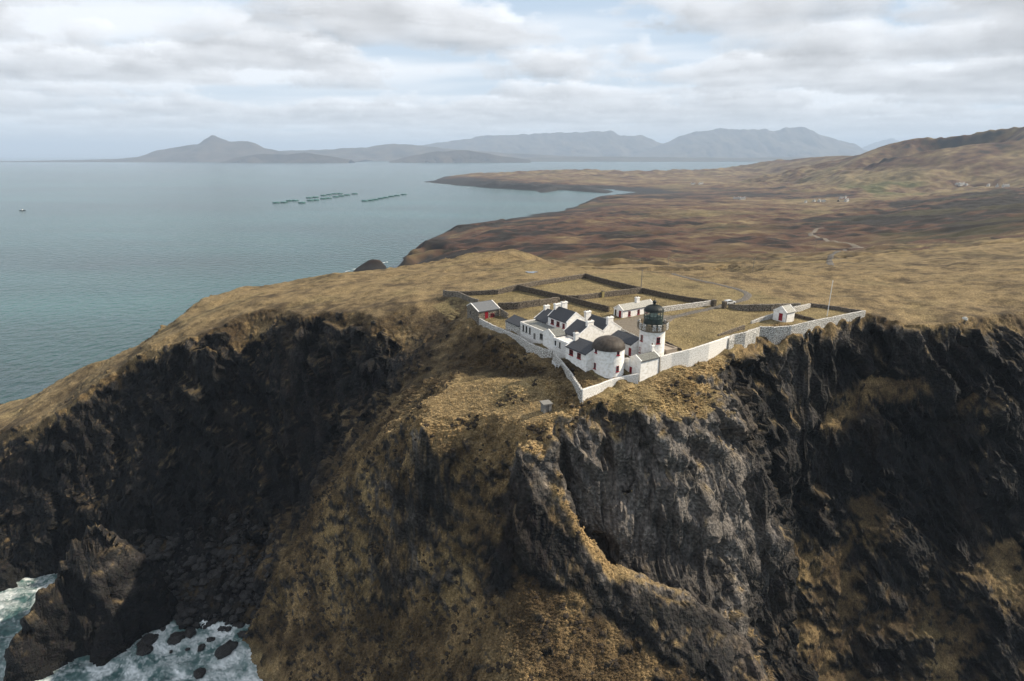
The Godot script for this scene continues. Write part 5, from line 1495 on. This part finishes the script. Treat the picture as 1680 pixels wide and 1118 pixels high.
func yard() -> void:
	# gravel court between the houses and the cottage
	var st := begin()
	var spots := [[-14.5, 9.0], [-24.3, 16.0], [-24.5, 34.0], [-17.0, 40.0], [-9.0, 24.0], [-4.0, 9.0]]
	var c := on_station(20, 0, -16)
	for i in spots.size():
		var a: Vector3 = on_station(spots[i][1], 0, spots[i][0])
		var b: Vector3 = on_station(spots[(i + 1) % spots.size()][1], 0, spots[(i + 1) % spots.size()][0])
		for k in 12:
			for s in 12:
				var q := []
				for e in [[k, s], [k + 1, s], [k + 1, s + 1], [k, s + 1]]:
					var v: Vector3 = a.lerp(b, e[0] / 12.0)
					v = c.lerp(v, e[1] / 12.0)
					v.y = maxf(ground(v.x, -v.z), 107.6) + 0.10 - (0.25 if e[1] == 12 else 0.0)
					q.append(v)
				quad(st, q[0], q[1], q[2], q[3], Vector3.UP)
	structure(put("path", st.commit(), mats.gravel), "brown gravel yard between the houses and the cottage")
	var f := Vector2(102.7, 186.1)
	var o := pole("flagpole", "tall thin white flagpole by the cliff-edge wall", f.x, f.y, 11.6, 0.11, mats.white_paint)
	st = begin()
	lathe(st, [Vector2(0.001, 11.5), Vector2(0.16, 11.6), Vector2(0.16, 11.72), Vector2(0.001, 11.8)], 8)
	put("cap", st.commit(), mats.white_paint, o)
	var u := Vector2(50.7, 227.6)
	o = pole("utility_pole", "dark wooden utility pole at the corner of the garden walls", u.x, u.y, 7.6, 0.17, mats.grey_wood, "utility poles crossing the moor")
	st = begin()
	box(st, Vector3(-0.7, 7.0, -0.06), Vector3(0.7, 7.14, 0.06))
	put("cross_arm", st.commit(), mats.grey_wood, o)
	var names := ["thin utility pole on the brow of the field behind the gate", "far utility pole beside the road in the dark heath", "thin pole on the grass brow left of the winding road"]
	var n := 0
	for v in [[132.9, 322.4, 8], [314.9, 613.7, 11], [96.6, 362.9, 8]]:
		o = pole("utility_pole", names[n], v[0], v[1], v[2], 0.14, mats.grey_wood, "utility poles crossing the moor")
		st = begin()
		box(st, Vector3(-0.6, v[2] - 0.6, -0.05), Vector3(0.6, v[2] - 0.48, 0.05))
		put("cross_arm", st.commit(), mats.grey_wood, o)
		n += 1
	n = 0
	for v in [[69.5, 197.9], [72.2, 195.3]]:
		o = thing("gate_pillar", ["square dark stone gate pillar left of the drive", "square dark stone gate pillar beside the parked car"][n], "gate pillar", Vector3(v[0], ground(v[0], v[1]), -v[1]), YARD_TURN, "pillars of the entrance gate")
		st = begin()
		box(st, Vector3(-0.6, -0.8, -0.6), Vector3(0.6, 2.2, 0.6))
		put("shaft", st.commit(), mats.rubble_dark, o)
		st = begin()
		extrude(st, [Vector2(-0.7, 2.2), Vector2(0.7, 2.2), Vector2(0.5, 2.45), Vector2(-0.5, 2.45)], "z", -0.7, 0.7)
		put("cap", st.commit(), mats.rubble, o)
		n += 1
	var y := Vector2(33.3, 212.0)
	o = thing("gate_pillar", "yellowish lichen-covered pillar in the wall between the two gardens", "gate pillar", Vector3(y.x, ground(y.x, y.y), -y.y), 0.45)
	st = begin()
	box(st, Vector3(-0.5, -0.8, -0.5), Vector3(0.5, 2.3, 0.5))
	put("shaft", st.commit(), mat("lichen", lin(0.30, 0.25, 0.11), 0.9), o)
	st = begin()
	box(st, Vector3(-0.58, 2.3, -0.58), Vector3(0.58, 2.45, 0.58))
	put("cap", st.commit(), mats.rubble, o)
	# buttresses of the sea wall
	for v in [[31.2, 8.9, 1.1], [42.5, 8.1, 0.8]]:
		var p := on_station(v[0], 0, v[1] + 0.4)
		o = thing("buttress", "pale square buttress at the bend of the sea wall" if v[0] < 35 else "narrow buttress in the middle of the stained sea wall", "buttress", Vector3(p.x, 104.5, p.z), YARD_TURN, "")
		st = begin()
		extrude(st, [Vector2(-0.8, -1.5), Vector2(1.0, -1.5), Vector2(0.8, 3.9), Vector2(0.4, 4.6), Vector2(-0.8, 4.6)], "x", -v[2], v[2])
		put("shaft", st.commit(), mats.whitewash_worn, o)
	# fence on the bank outside the lawn wall
	var fp := [[10.7, 148.5], [11.4, 146.2], [12.1, 144.6], [12.8, 143.4], [13.3, 142.2]]
	o = thing("fence", "short white two-rail fence on the bank beside the lawn wall", "fence", Vector3(fp[2][0], ground(fp[2][0], fp[2][1]), -fp[2][1]))
	var tops := []
	for v in fp:
		var b := Vector3(v[0], ground(v[0], v[1]), -v[1]) - o.position
		st = begin()
		bar(st, b - Vector3(0, 0.4, 0), b + Vector3(0, 1.2, 0), 0.12)
		put("post", st.commit(), mats.white_paint, o)
		tops.append(b)
	for h in [0.6, 1.1]:
		for i in tops.size() - 1:
			st = begin()
			bar(st, tops[i] + Vector3(0, h, 0), tops[i + 1] + Vector3(0, h, 0), 0.1)
			put("rail", st.commit(), mats.white_paint, o)
	car()
	var pd := Vector2(8.9, 267.0)
	st = begin()
	var py := ground(pd.x, pd.y)
	for i in 24:
		py = maxf(py, ground(pd.x + 3.6 * cos(i * TAU / 24), pd.y + 2.4 * sin(i * TAU / 24)))
	for i in 24:
		var q := []
		for k in [i, i + 1]:
			var t: float = k * TAU / 24
			var r := 1.0 + 0.22 * sin(t * 3.0) + 0.12 * cos(t * 5.0)
			q.append(Vector3(pd.x + 2.6 * r * cos(t), py + 0.05, -(pd.y + 1.9 * r * sin(t))))
		tri(st, Vector3(pd.x, py + 0.05, -pd.y), q[0], q[1], Vector3.UP)
	structure(put("water", st.commit(), mats.pond), "small pale pool on the grass beyond the gardens")
	var bk := Vector2(146.0, 183.8)
	var rock := put("boulder", lumpy(0.9, 77, 0.25), mat("pale_stone", lin(0.5, 0.48, 0.44), 0.9))
	rock.position = Vector3(bk.x, ground(bk.x, bk.y) + 0.3, -bk.y)
	tag(rock, "single pale boulder high on the dark right-hand cliff", "boulder")

func car() -> void:
	var p := Vector2(75.9, 200.5)
	var o := thing("parked_car", "silver car parked just outside the entrance gate", "car", Vector3(p.x, ground(p.x, p.y) + 0.15, -p.y), 0.5)
	var st := begin()
	extrude(st, [Vector2(-2.1, 0.35), Vector2(2.1, 0.35), Vector2(2.15, 0.75), Vector2(1.95, 0.95), Vector2(-2.05, 1.0), Vector2(-2.15, 0.75)], "z", -0.88, 0.88)
	extrude(st, [Vector2(-2.0, 0.99), Vector2(1.15, 0.97), Vector2(0.45, 1.52), Vector2(-1.75, 1.55)], "z", -0.76, 0.76)
	put("body", st.commit(), mats.silver_paint, o)
	for s in [-1.0, 1.0]:
		st = begin()
		extrude(st, [Vector2(-1.75, 1.05), Vector2(0.85, 1.05), Vector2(0.38, 1.45), Vector2(-1.6, 1.47)], "z", s * 0.77 - 0.012, s * 0.77 + 0.012)
		put("side_window", st.commit(), mats.dark_glass, o)
		for x in [-1.35, 1.35]:
			var w := put("wheel", cyl(0.34, 0.22, 14), mats.rubber, o)
			w.rotation.x = PI / 2
			w.position = Vector3(x, 0.34, s * 0.8)
	st = begin()
	quad(st, Vector3(1.13, 1.01, -0.66), Vector3(1.13, 1.01, 0.66), Vector3(0.50, 1.5, 0.62), Vector3(0.50, 1.5, -0.62), Vector3(1, 1, 0))
	var ws := put("windscreen", st.commit(), mats.dark_glass, o)
	ws.position = Vector3(0.02, 0.015, 0)
	for s in [-1.0, 1.0]:
		st = begin()
		box(st, Vector3(2.08, 0.68, s * 0.62 - 0.16), Vector3(2.17, 0.82, s * 0.62 + 0.16))
		put("headlight", st.commit(), mats.white_paint, o)

func lumpy(r: float, seed_: int, flat: float) -> ArrayMesh:
	var n := FastNoiseLite.new()
	n.seed = seed_
	n.frequency = 0.9
	n.fractal_octaves = 4
	n.noise_type = FastNoiseLite.TYPE_SIMPLEX_SMOOTH
	var cell := FastNoiseLite.new()
	cell.seed = seed_
	cell.noise_type = FastNoiseLite.TYPE_CELLULAR
	cell.frequency = 0.8
	cell.fractal_type = FastNoiseLite.FRACTAL_NONE
	var s := SphereMesh.new()
	s.radius = 1.0
	s.height = 2.0
	s.radial_segments = 36
	s.rings = 18
	var a := s.get_mesh_arrays()
	var v: PackedVector3Array = a[Mesh.ARRAY_VERTEX]
	for i in v.size():
		var d := v[i].normalized()
		var k := 1.0 + 0.42 * n.get_noise_3dv(d * 1.1) + 0.25 * cell.get_noise_3dv(d * 1.6)
		var p := d * k * r
		p.y *= 1.0 - flat
		v[i] = p
	a[Mesh.ARRAY_VERTEX] = v
	var st := SurfaceTool.new()
	st.create_from_arrays(a)
	st.generate_normals()
	return st.commit()

# dead-grass tussocks and dark heather on the near slopes
func plants() -> void:
	var rng := RandomNumberGenerator.new()
	rng.seed = 17
	var st := begin()
	for i in 9:
		var a := i * TAU / 9.0 + rng.randf() * 0.5
		var d := Vector3(sin(a), 0, cos(a))
		var s := Vector3(cos(a), 0, -sin(a)) * 0.11
		var lean := rng.randf_range(0.25, 0.75)
		var h := rng.randf_range(0.35, 0.75)
		var m := d * lean * 0.45 + Vector3(0, h * 0.75, 0)
		var e := d * lean + Vector3(0, h, 0)
		var n := (d * 0.4 + Vector3(0, 1, 0)).normalized()
		quad(st, -s - Vector3(0, 0.2, 0), s - Vector3(0, 0.2, 0), m + s * 0.7, m - s * 0.7, n)
		tri(st, m - s * 0.7, m + s * 0.7, e, n)
	var tuft := st.commit()
	var s0 = survey[0]
	var V: PackedVector3Array = s0.V
	var C: PackedColorArray = s0.C
	var N: PackedVector3Array = s0.N
	var where := []
	var tint := PackedColorArray()
	var bush := []
	for i in 150000:
		var x := rng.randf_range(-98.0, 72.0)
		var f := rng.randf_range(84.0, 172.0)
		var size := rng.randf_range(0.3, 0.8)
		var turn := rng.randf() * TAU
		var q := int((x - s0.x0) / s0.step)
		var j := int((f - s0.f0) / s0.step)
		var at: int = j * s0.nx + q
		var p := V[at] + Vector3(rng.randf_range(-0.3, 0.3), -0.03, rng.randf_range(-0.3, 0.3))
		if p.y < 6.0: continue
		var open: float = nz.outcrop.get_noise_3d(p.x * 0.8, p.y * 0.8, p.z * 0.8)
		var dx := p.x - 30.0
		var df := -p.z - 150.0
		var sa := dx * 0.54 - df * 0.8417
		var sb := dx * 0.8417 + df * 0.54
		if p.x > 1.0 and p.x < 64.0 and -p.z > 100.0 and -p.z < 121.0 and C[at].a < 0.97: continue
		if N[at].y > 0.9: size *= 0.6
		if sa < 12.5 and sb > -17.0: continue                 # inside the walls
		if N[at].y < 0.86 and open > 0.18 and i % 9 == 0 and C[at].a > 0.3:
			bush.append(Transform3D(Basis(Vector3.UP, turn).scaled(Vector3(1.1, 0.75, 1.0) * size * 1.5), p))
		elif C[at].a > 0.62:
			where.append(Transform3D(Basis(Vector3.UP, turn).scaled(Vector3(size, size * rng.randf_range(0.7, 1.1), size)), p))
			var c := C[at] * rng.randf_range(0.95, 1.5)
			tint.append(Color(c.r, c.g, c.b, 1.0))
	var m := mat("dead_grass", Color(1, 1, 1), 0.95)
	m.vertex_color_use_as_albedo = true
	for set_ in [[tuft, where, m, "grass_tussocks", "tussocks of dead grass on the headland slopes"], [lumpy(0.62, 55, 0.2), bush, mat("heather", lin(0.026, 0.020, 0.015), 1.0), "heather_clumps", "dark heather clumps dotted over the grass slope"]]:
		var mm := MultiMesh.new()
		mm.transform_format = MultiMesh.TRANSFORM_3D
		mm.use_colors = set_[3] == "grass_tussocks"
		mm.mesh = set_[0]
		mm.instance_count = set_[1].size()
		for i in set_[1].size():
			mm.set_instance_transform(i, set_[1][i])
			if mm.use_colors: mm.set_instance_color(i, tint[i])
		var o := MultiMeshInstance3D.new()
		o.name = set_[3]
		o.multimesh = mm
		o.material_override = set_[2]
		add_child(o, true)
		tag(o, set_[4], "grass" if mm.use_colors else "heather", "", "stuff")

func far_things() -> void:
	var names := ["lowest white farmhouse on the brown moor near the bay", "second white farmhouse on the brown moor near the bay", "tiny white outbuilding at the left of the middle cottages", "small white shed beside the biggest middle cottage", "biggest white cottage in the middle group", "small white shed right of the biggest middle cottage", "tiny white cottage above the middle group", "smallest building above the middle group", "grey-white cottage at the right of the middle group", "low grey shed between the middle cottages", "small white shed at the left of the hillside farm", "white farmhouse on the green hillside", "small shed at the right of the hillside farm", "left of the three white houses at far right under the hill", "low middle building of the three at far right under the hill", "right-hand white house of the three under the hill", "tiny far house on the heather band towards the shore", "far white house on the heather band beside the tiny one"]
	var n := 0
	var hp := [[748, 2023, 18.8], [765, 2014, 22.8], [864, 1780, 9.2], [891, 1785, 11.0], [907, 1788, 20.3], [916, 1781, 11.0], [1051, 1936, 12.0], [1071, 1949, 10.0], [998, 1806, 20.5], [994, 1843, 11.4], [1548, 2125, 11.0], [1558, 2116, 26.2], [1578, 2120, 13.1], [1625, 2081, 25.7], [1571, 1975, 20.4], [1589, 1963, 24.3], [910, 3069, 22.1], [955, 3088, 28.6]]
	for v in hp:
		var w: float = v[2]
		var o := thing("far_house", names[n], "house", Vector3(v[0], ground(v[0], v[1]) - 0.3, -v[1]), 0.25 + (n % 5) * 0.17, "houses scattered over the far moor")
		var d := minf(w * 0.5, 7.5)
		var h := 3.6 + (n % 3) * 0.8
		var st := begin()
		extrude(st, [Vector2(-d / 2, -3), Vector2(d / 2, -3), Vector2(d / 2, h), Vector2(0, h + d * 0.4), Vector2(-d / 2, h)], "x", -w / 2, w / 2)
		put("wall", st.commit(), mats.whitewash_worn if n != 9 else mats.rubble, o)
		for k in [-1.0, 1.0]:
			st = begin()
			extrude(st, [Vector2(0, h + d * 0.4 + 0.05), Vector2(k * (d / 2 + 0.3), h - 0.2), Vector2(k * (d / 2 + 0.3), h + 0.1), Vector2(0, h + d * 0.4 + 0.35)], "x", -w / 2 - 0.2, w / 2 + 0.2)
			put("roof", st.commit(), mats.grey_slate, o)
		if w > 14:
			for e in [-1.0, 1.0]:
				st = begin()
				box(st, Vector3(e * (w / 2 - 0.9) - 0.7, h, -0.6), Vector3(e * (w / 2 - 0.9) + 0.7, h + d * 0.4 + 1.8, 0.6))
				put("chimney", st.commit(), mats.whitewash, o)
			for x in [-0.3, 0.3]:
				st = begin()
				box(st, Vector3(x * w - 0.6, 1.0, d / 2), Vector3(x * w + 0.6, 2.6, d / 2 + 0.06))
				put("window", st.commit(), mats.dark_glass, o)
		n += 1

func sea_things() -> void:
	# fish farm
	var cp := [-776, 2322, -762, 2349, -762, 2456, -755, 2510, -747, 2561, -730, 2574, -725, 2177, -713, 2201, -707, 2272, -696, 2298, -690, 2376, -683, 2430, -675, 2486, -663, 2561, -809, 2076, -788, 2092, -797, 2171, -780, 2177, -721, 2076, -525, 2162, -511, 2189, -502, 2228, -495, 2292, -487, 2339, -477, 2401, -465, 2456, -449, 2517]
	var ring := begin()
	for k in [[12.5, 0.45], [11.4, 0.45]]:
		var prof := []
		for i in 9:
			var q: float = i * TAU / 8
			prof.append(Vector2(k[0] + k[1] * cos(q), 0.15 + k[1] * sin(q)))
		lathe(ring, prof, 36)
	var ring_m := ring.commit()
	var rail := begin()
	lathe(rail, [Vector2(11.9, 1.3), Vector2(12.0, 1.3), Vector2(12.0, 1.42), Vector2(11.9, 1.42), Vector2(11.9, 1.3)], 36)
	for i in 18:
		var q := i * TAU / 18
		var e := Vector3(sin(q), 0, cos(q)) * 11.95
		bar(rail, e + Vector3(0, 0.3, 0), e + Vector3(0, 3.4, 0), 0.22)
	var rail_m := rail.commit()
	var net := begin()
	lathe(net, [Vector2(11.9, 0.4), Vector2(11.9, 3.2), Vector2(7.0, 2.9), Vector2(0.3, 4.2)], 24)
	var net_m := net.commit()
	for i in cp.size() / 2:
		var which := "upper row" if i < 6 else ("lower row" if i < 14 else ("low left string" if i < 19 else "separate right string"))
		var first: int = 0 if i < 6 else (6 if i < 14 else (14 if i < 19 else 19))
		var last: int = 5 if i < 6 else (13 if i < 14 else (18 if i < 19 else 26))
		var nth: String = ["", "second", "third", "fourth", "fifth", "sixth", "seventh"][i - first] if i < last else ""
		var label := "fish cage at the %s end of the %s of the sea farm" % ["left" if i == first else "right", which]
		if nth: label = "%s fish cage from the left in the %s of the sea farm" % [nth, which]
		var o := thing("fish_cage", label, "fish cage", Vector3(cp[i * 2], 0.0, -cp[i * 2 + 1]), i * 0.3, "fish cages moored in the bay")
		put("float_ring", ring_m, mats.rubber, o)
		put("railing", rail_m, mats.grey_wood, o)
		put("net", net_m, mats.net_green, o)
	# workboat
	var bp := Vector2(-1447.4, 1780.9)
	var b := thing("workboat", "small dark workboat alone on the sea at far left", "boat", Vector3(bp.x, 0.2, -bp.y), 0.2)
	var st := begin()
	extrude(st, [Vector2(-7, -0.8), Vector2(6, -0.8), Vector2(8.5, 1.9), Vector2(-7, 1.3)], "z", -2.2, 2.2)
	put("hull", st.commit(), mats.rubber, b)
	st = begin()
	box(st, Vector3(-3, 1.3, -1.5), Vector3(1.5, 4.0, 1.5))
	put("wheelhouse", st.commit(), mats.white_paint, b)
	st = begin()
	bar(st, Vector3(-1, 4, 0), Vector3(-1, 7.5, 0), 0.2)
	put("mast", st.commit(), mats.grey_wood, b)
	# rocks in the surf
	var k := 0
	for v in [[-130.0, 163.2, 4.2, "flat dark rock at the left end of the surf below the cliff"], [-123.0, 159.8, 6.0, "biggest brown-black rock in the white surf"], [-121.4, 155.7, 5.0, "low dark rock in the surf just below the biggest one"], [-114.0, 161.1, 5.5, "dark rock touching the scree at the edge of the surf"], [-110.8, 163.8, 4.2, "grey streaked boulder on the shoreline"], [-102.3, 160.8, 2.3, "small round rock alone in the surf"], [-103.7, 157.5, 2.6, "small flat rock awash in the surf"], [-94.9, 167.1, 2.6, "small dark rock at the foot of the grass slope"], [-94.8, 156.2, 6.5, "large wet black rock against the grass slope"], [-98.8, 146.8, 4.0, "dark rock at the bottom edge of the surf"], [-108.0, 156.7, 1.3, "tiny rock between the larger surf rocks"], [-112.9, 155.7, 1.2, "tiny rock beside the low dark rock in the surf"], [-92.5, 163.2, 3.0, "dark rock where the slope meets the foam"]]:
		var o := put("surf_rock", lumpy(v[2] * 0.5, 400 + k, 0.35), mats.wet_rock)
		o.position = Vector3(v[0], 1.1, -v[1])
		o.rotation.y = k * 1.3
		o.scale = Vector3(1.25, 1.0, 0.95)
		tag(o, v[3], "rock", "rocks in the surf below the cliff")
		k += 1
	surf()
	scree()
	sea_stack()

func surf() -> void:
	noise("foam", 81, 1.0 / 9.0, 5, true)
	noise("churn", 84, 1.0 / 13.0, 5)
	noise("swell", 82, 1.0 / 16.0, 4)
	noise("froth", 83, 1.0 / 2.2, 3)
	var x0 := -260.0
	var f0 := 60.0
	var nx := 420
	var nf := 380
	var V := PackedVector3Array()
	var C := PackedColorArray()
	for j in nf:
		for q in nx:
			var x := x0 + q * 0.5
			var f := f0 + j * 0.5
			var edge := minf(minf(q, nx - 1 - q), minf(j, nf - 1 - j)) / 30.0
			edge = clampf(edge, 0, 1)
			var dep := -ground(x, f)
			var sw: float = nz.swell.get_noise_2d(x + f * 0.3, f)
			V.append(Vector3(x, 0.02 + (sw * 0.9 + nz.froth.get_noise_2d(x, f) * 0.16 + 0.85) * edge, -f))
			var close := smoothstep(7.2, 2.0, dep)
			var fo: float = nz.foam.get_noise_2d(x + 40 * sw, f)
			var fr: float = nz.froth.get_noise_2d(x, f)
			var wx: float = x + 5.0 * sw + 2.0 * fr
			var wf: float = f + 4.0 * nz.swell.get_noise_2d(f + 80.0, x)
			var sheet: float = nz.churn.get_noise_2d(wx, wf)
			var vein: float = 1.0 - absf(nz.churn.get_noise_2d(wx * 2.1 + 90.0, wf * 1.5)) * 3.2
			var lace: float = 1.0 - absf(nz.froth.get_noise_2d(wx * 0.7, wf * 0.7 + 33.0)) * 2.6
			var a := smoothstep(-0.16, 0.5, sheet + close * 0.30 - 0.20) * (0.42 + 0.58 * clampf(lace + 0.25, 0.0, 1.0))
			a = maxf(a, pow(clampf(vein, 0.0, 1.0), 2.0) * (0.35 + 0.35 * close) * clampf(lace + 0.5, 0.2, 1.0))
			a *= 0.85 + 0.3 * nz.chip.get_noise_2d(x * 3.0, f * 3.0)
			a = clampf(a, 0.0, 1.0)
			a *= smoothstep(0.0, 0.4, edge)
			var c := Color(0.020, 0.048, 0.050).lerp(Color(0.052, 0.105, 0.102), smoothstep(0.0, 0.6, fo * 0.7 + close * 0.4))
			C.append(c.lerp(Color(0.72, 0.75, 0.76), a * 0.95))
	var N := PackedVector3Array()
	N.resize(nx * nf)
	for j in nf:
		for q in nx:
			var ax := V[j * nx + mini(q + 1, nx - 1)] - V[j * nx + maxi(q - 1, 0)]
			var af := V[mini(j + 1, nf - 1) * nx + q] - V[maxi(j - 1, 0) * nx + q]
			N[j * nx + q] = ax.cross(af).normalized()
	var m := mat("surf", Color(1, 1, 1), 0.35)
	m.vertex_color_use_as_albedo = true
	var idx := PackedInt32Array()
	for j in nf - 1:
		for q in nx - 1:
			var a := j * nx + q
			idx.append_array([a, a + nx, a + 1, a + 1, a + nx, a + nx + 1])
	var arr := []
	arr.resize(Mesh.ARRAY_MAX)
	arr[Mesh.ARRAY_VERTEX] = V
	arr[Mesh.ARRAY_NORMAL] = N
	arr[Mesh.ARRAY_COLOR] = C
	arr[Mesh.ARRAY_INDEX] = idx
	var mesh := ArrayMesh.new()
	mesh.add_surface_from_arrays(Mesh.PRIMITIVE_TRIANGLES, arr)
	structure(put("water", mesh, m), "foaming green surf in the bay under the west cliff")

func scree() -> void:
	var rng := RandomNumberGenerator.new()
	rng.seed = 5
	var mm := MultiMesh.new()
	mm.transform_format = MultiMesh.TRANSFORM_3D
	mm.mesh = lumpy(1.0, 91, 0.3)
	mm.instance_count = 900
	var i := 0
	while i < 900:
		var x := rng.randf_range(-150, -86)
		var f := rng.randf_range(160, 204)
		var y := ground(x, f)
		if y < -0.6 or y > 22.0:
			mm.set_instance_transform(i, Transform3D(Basis().scaled(Vector3.ONE * 0.01), Vector3(-110, 3, -185)))
			i += 1
			continue
		var s := pow(rng.randf(), 2.2) * 1.9 + 0.35
		mm.set_instance_transform(i, Transform3D(Basis(Vector3(rng.randf() - 0.5, 1, rng.randf() - 0.5).normalized(), rng.randf() * TAU).scaled(Vector3(s, s * 0.8, s)), Vector3(x, y + s * 0.2, -f)))
		i += 1
	var o := MultiMeshInstance3D.new()
	o.name = "scree_boulders"
	o.multimesh = mm
	o.material_override = mats.wet_rock
	add_child(o, true)
	tag(o, "dark tumbled boulders covering the head of the bay", "boulders", "", "stuff")

# the leaning fin of rock that stands in the bay
func sea_stack() -> void:
	var crest := [Vector3(-120, 5, 172), Vector3(-128, 24, 172), Vector3(-135, 36, 170), Vector3(-139.5, 43, 169.5), Vector3(-143, 36, 166), Vector3(-148, 28.5, 161), Vector3(-151, 23, 156), Vector3(-153, 15, 150), Vector3(-156, 6, 143), Vector3(-159, -3, 136)]
	var o := thing("sea_stack", "jagged brown fin of rock standing in the surf below the left cliff", "sea stack", Vector3(-140, 0, -164))
	var n1 := noise("stack_a", 95, 1.0 / 11.0, 4, true)
	var n2 := noise("stack_b", 96, 1.0 / 2.8, 3)
	var nl := 130
	var ns := 81
	var V := PackedVector3Array()
	var cv := Curve3D.new()
	for p in crest: cv.add_point(Vector3(p.x, p.y, -p.z))
	var len := cv.get_baked_length()
	for i in nl:
		var t := len * i / (nl - 1.0)
		var p := cv.sample_baked(t)
		var d := cv.sample_baked(minf(t + 2, len)) - cv.sample_baked(maxf(t - 2, 0))
		d.y = 0
		var s := d.normalized().cross(Vector3.UP)
		for j in ns:
			var u := j / (ns - 1.0) * 2.0 - 1.0
			var top := maxf(p.y, 0.5)
			var jag: float = n2.get_noise_2d(t * 0.35, 7.0) * 4.0 * smoothstep(0.5, 0.0, absf(u))
			var y := (top + jag) * (1.0 - pow(absf(u), 0.95)) - 5.0 * absf(u)
			var wide := (0.6 + (top - y) * 0.40) * signf(u) * minf(1.0, absf(u) * 5.0)
			var q := Vector3(p.x, y, p.z) + s * wide
			var w := wear(q, 1.0)
			var nn := (s * signf(u) + Vector3(0, 0.35, 0)).normalized()
			q += nn * (n1.get_noise_3dv(w) * 1.6 + nz.plate.get_noise_3dv(w) * 1.4 + nz.block.get_noise_3dv(w) * 1.3 + n2.get_noise_3dv(q) * 0.5)
			q.y += n2.get_noise_3dv(w * 0.7) * 2.0
			V.append(q - o.position)
	var idx := PackedInt32Array()
	for i in nl - 1:
		for j in ns - 1:
			var a := i * ns + j
			idx.append_array([a, a + 1, a + ns, a + 1, a + ns + 1, a + ns])
	var arr := []
	arr.resize(Mesh.ARRAY_MAX)
	arr[Mesh.ARRAY_VERTEX] = V
	arr[Mesh.ARRAY_INDEX] = idx
	var st := SurfaceTool.new()
	st.create_from_arrays(arr)
	st.generate_normals()
	arr = st.commit_to_arrays()
	var N: PackedVector3Array = arr[Mesh.ARRAY_NORMAL]
	V = arr[Mesh.ARRAY_VERTEX]
	var C := PackedColorArray()
	for i in V.size():
		var n := N[i]
		var p := V[i] + o.position
		var c := land_colour(p, Vector3(n.x, absf(n.y), n.z), 1.0, 0.14 + 0.30 * smoothstep(20.0, 40.0, p.y))
		C.append(Color(c.r, c.g, c.b, 1.0))
	arr[Mesh.ARRAY_COLOR] = C
	idx = arr[Mesh.ARRAY_INDEX]
	var fv := PackedVector3Array()
	var fn := PackedVector3Array()
	var fc := PackedColorArray()
	for i in range(0, idx.size(), 3):
		var n := (V[idx[i + 2]] - V[idx[i]]).cross(V[idx[i + 1]] - V[idx[i]]).normalized()
		if n.dot(N[idx[i]]) < 0.0: n = -n
		for k in 3:
			fv.append(V[idx[i + k]])
			fn.append((n * 2.0 + N[idx[i + k]]).normalized())
			fc.append(C[idx[i + k]])
	var fa := []
	fa.resize(Mesh.ARRAY_MAX)
	fa[Mesh.ARRAY_VERTEX] = fv
	fa[Mesh.ARRAY_NORMAL] = fn
	fa[Mesh.ARRAY_COLOR] = fc
	var mesh := ArrayMesh.new()
	mesh.add_surface_from_arrays(Mesh.PRIMITIVE_TRIANGLES, fa)
	put("rock", mesh, mats.stone, o)
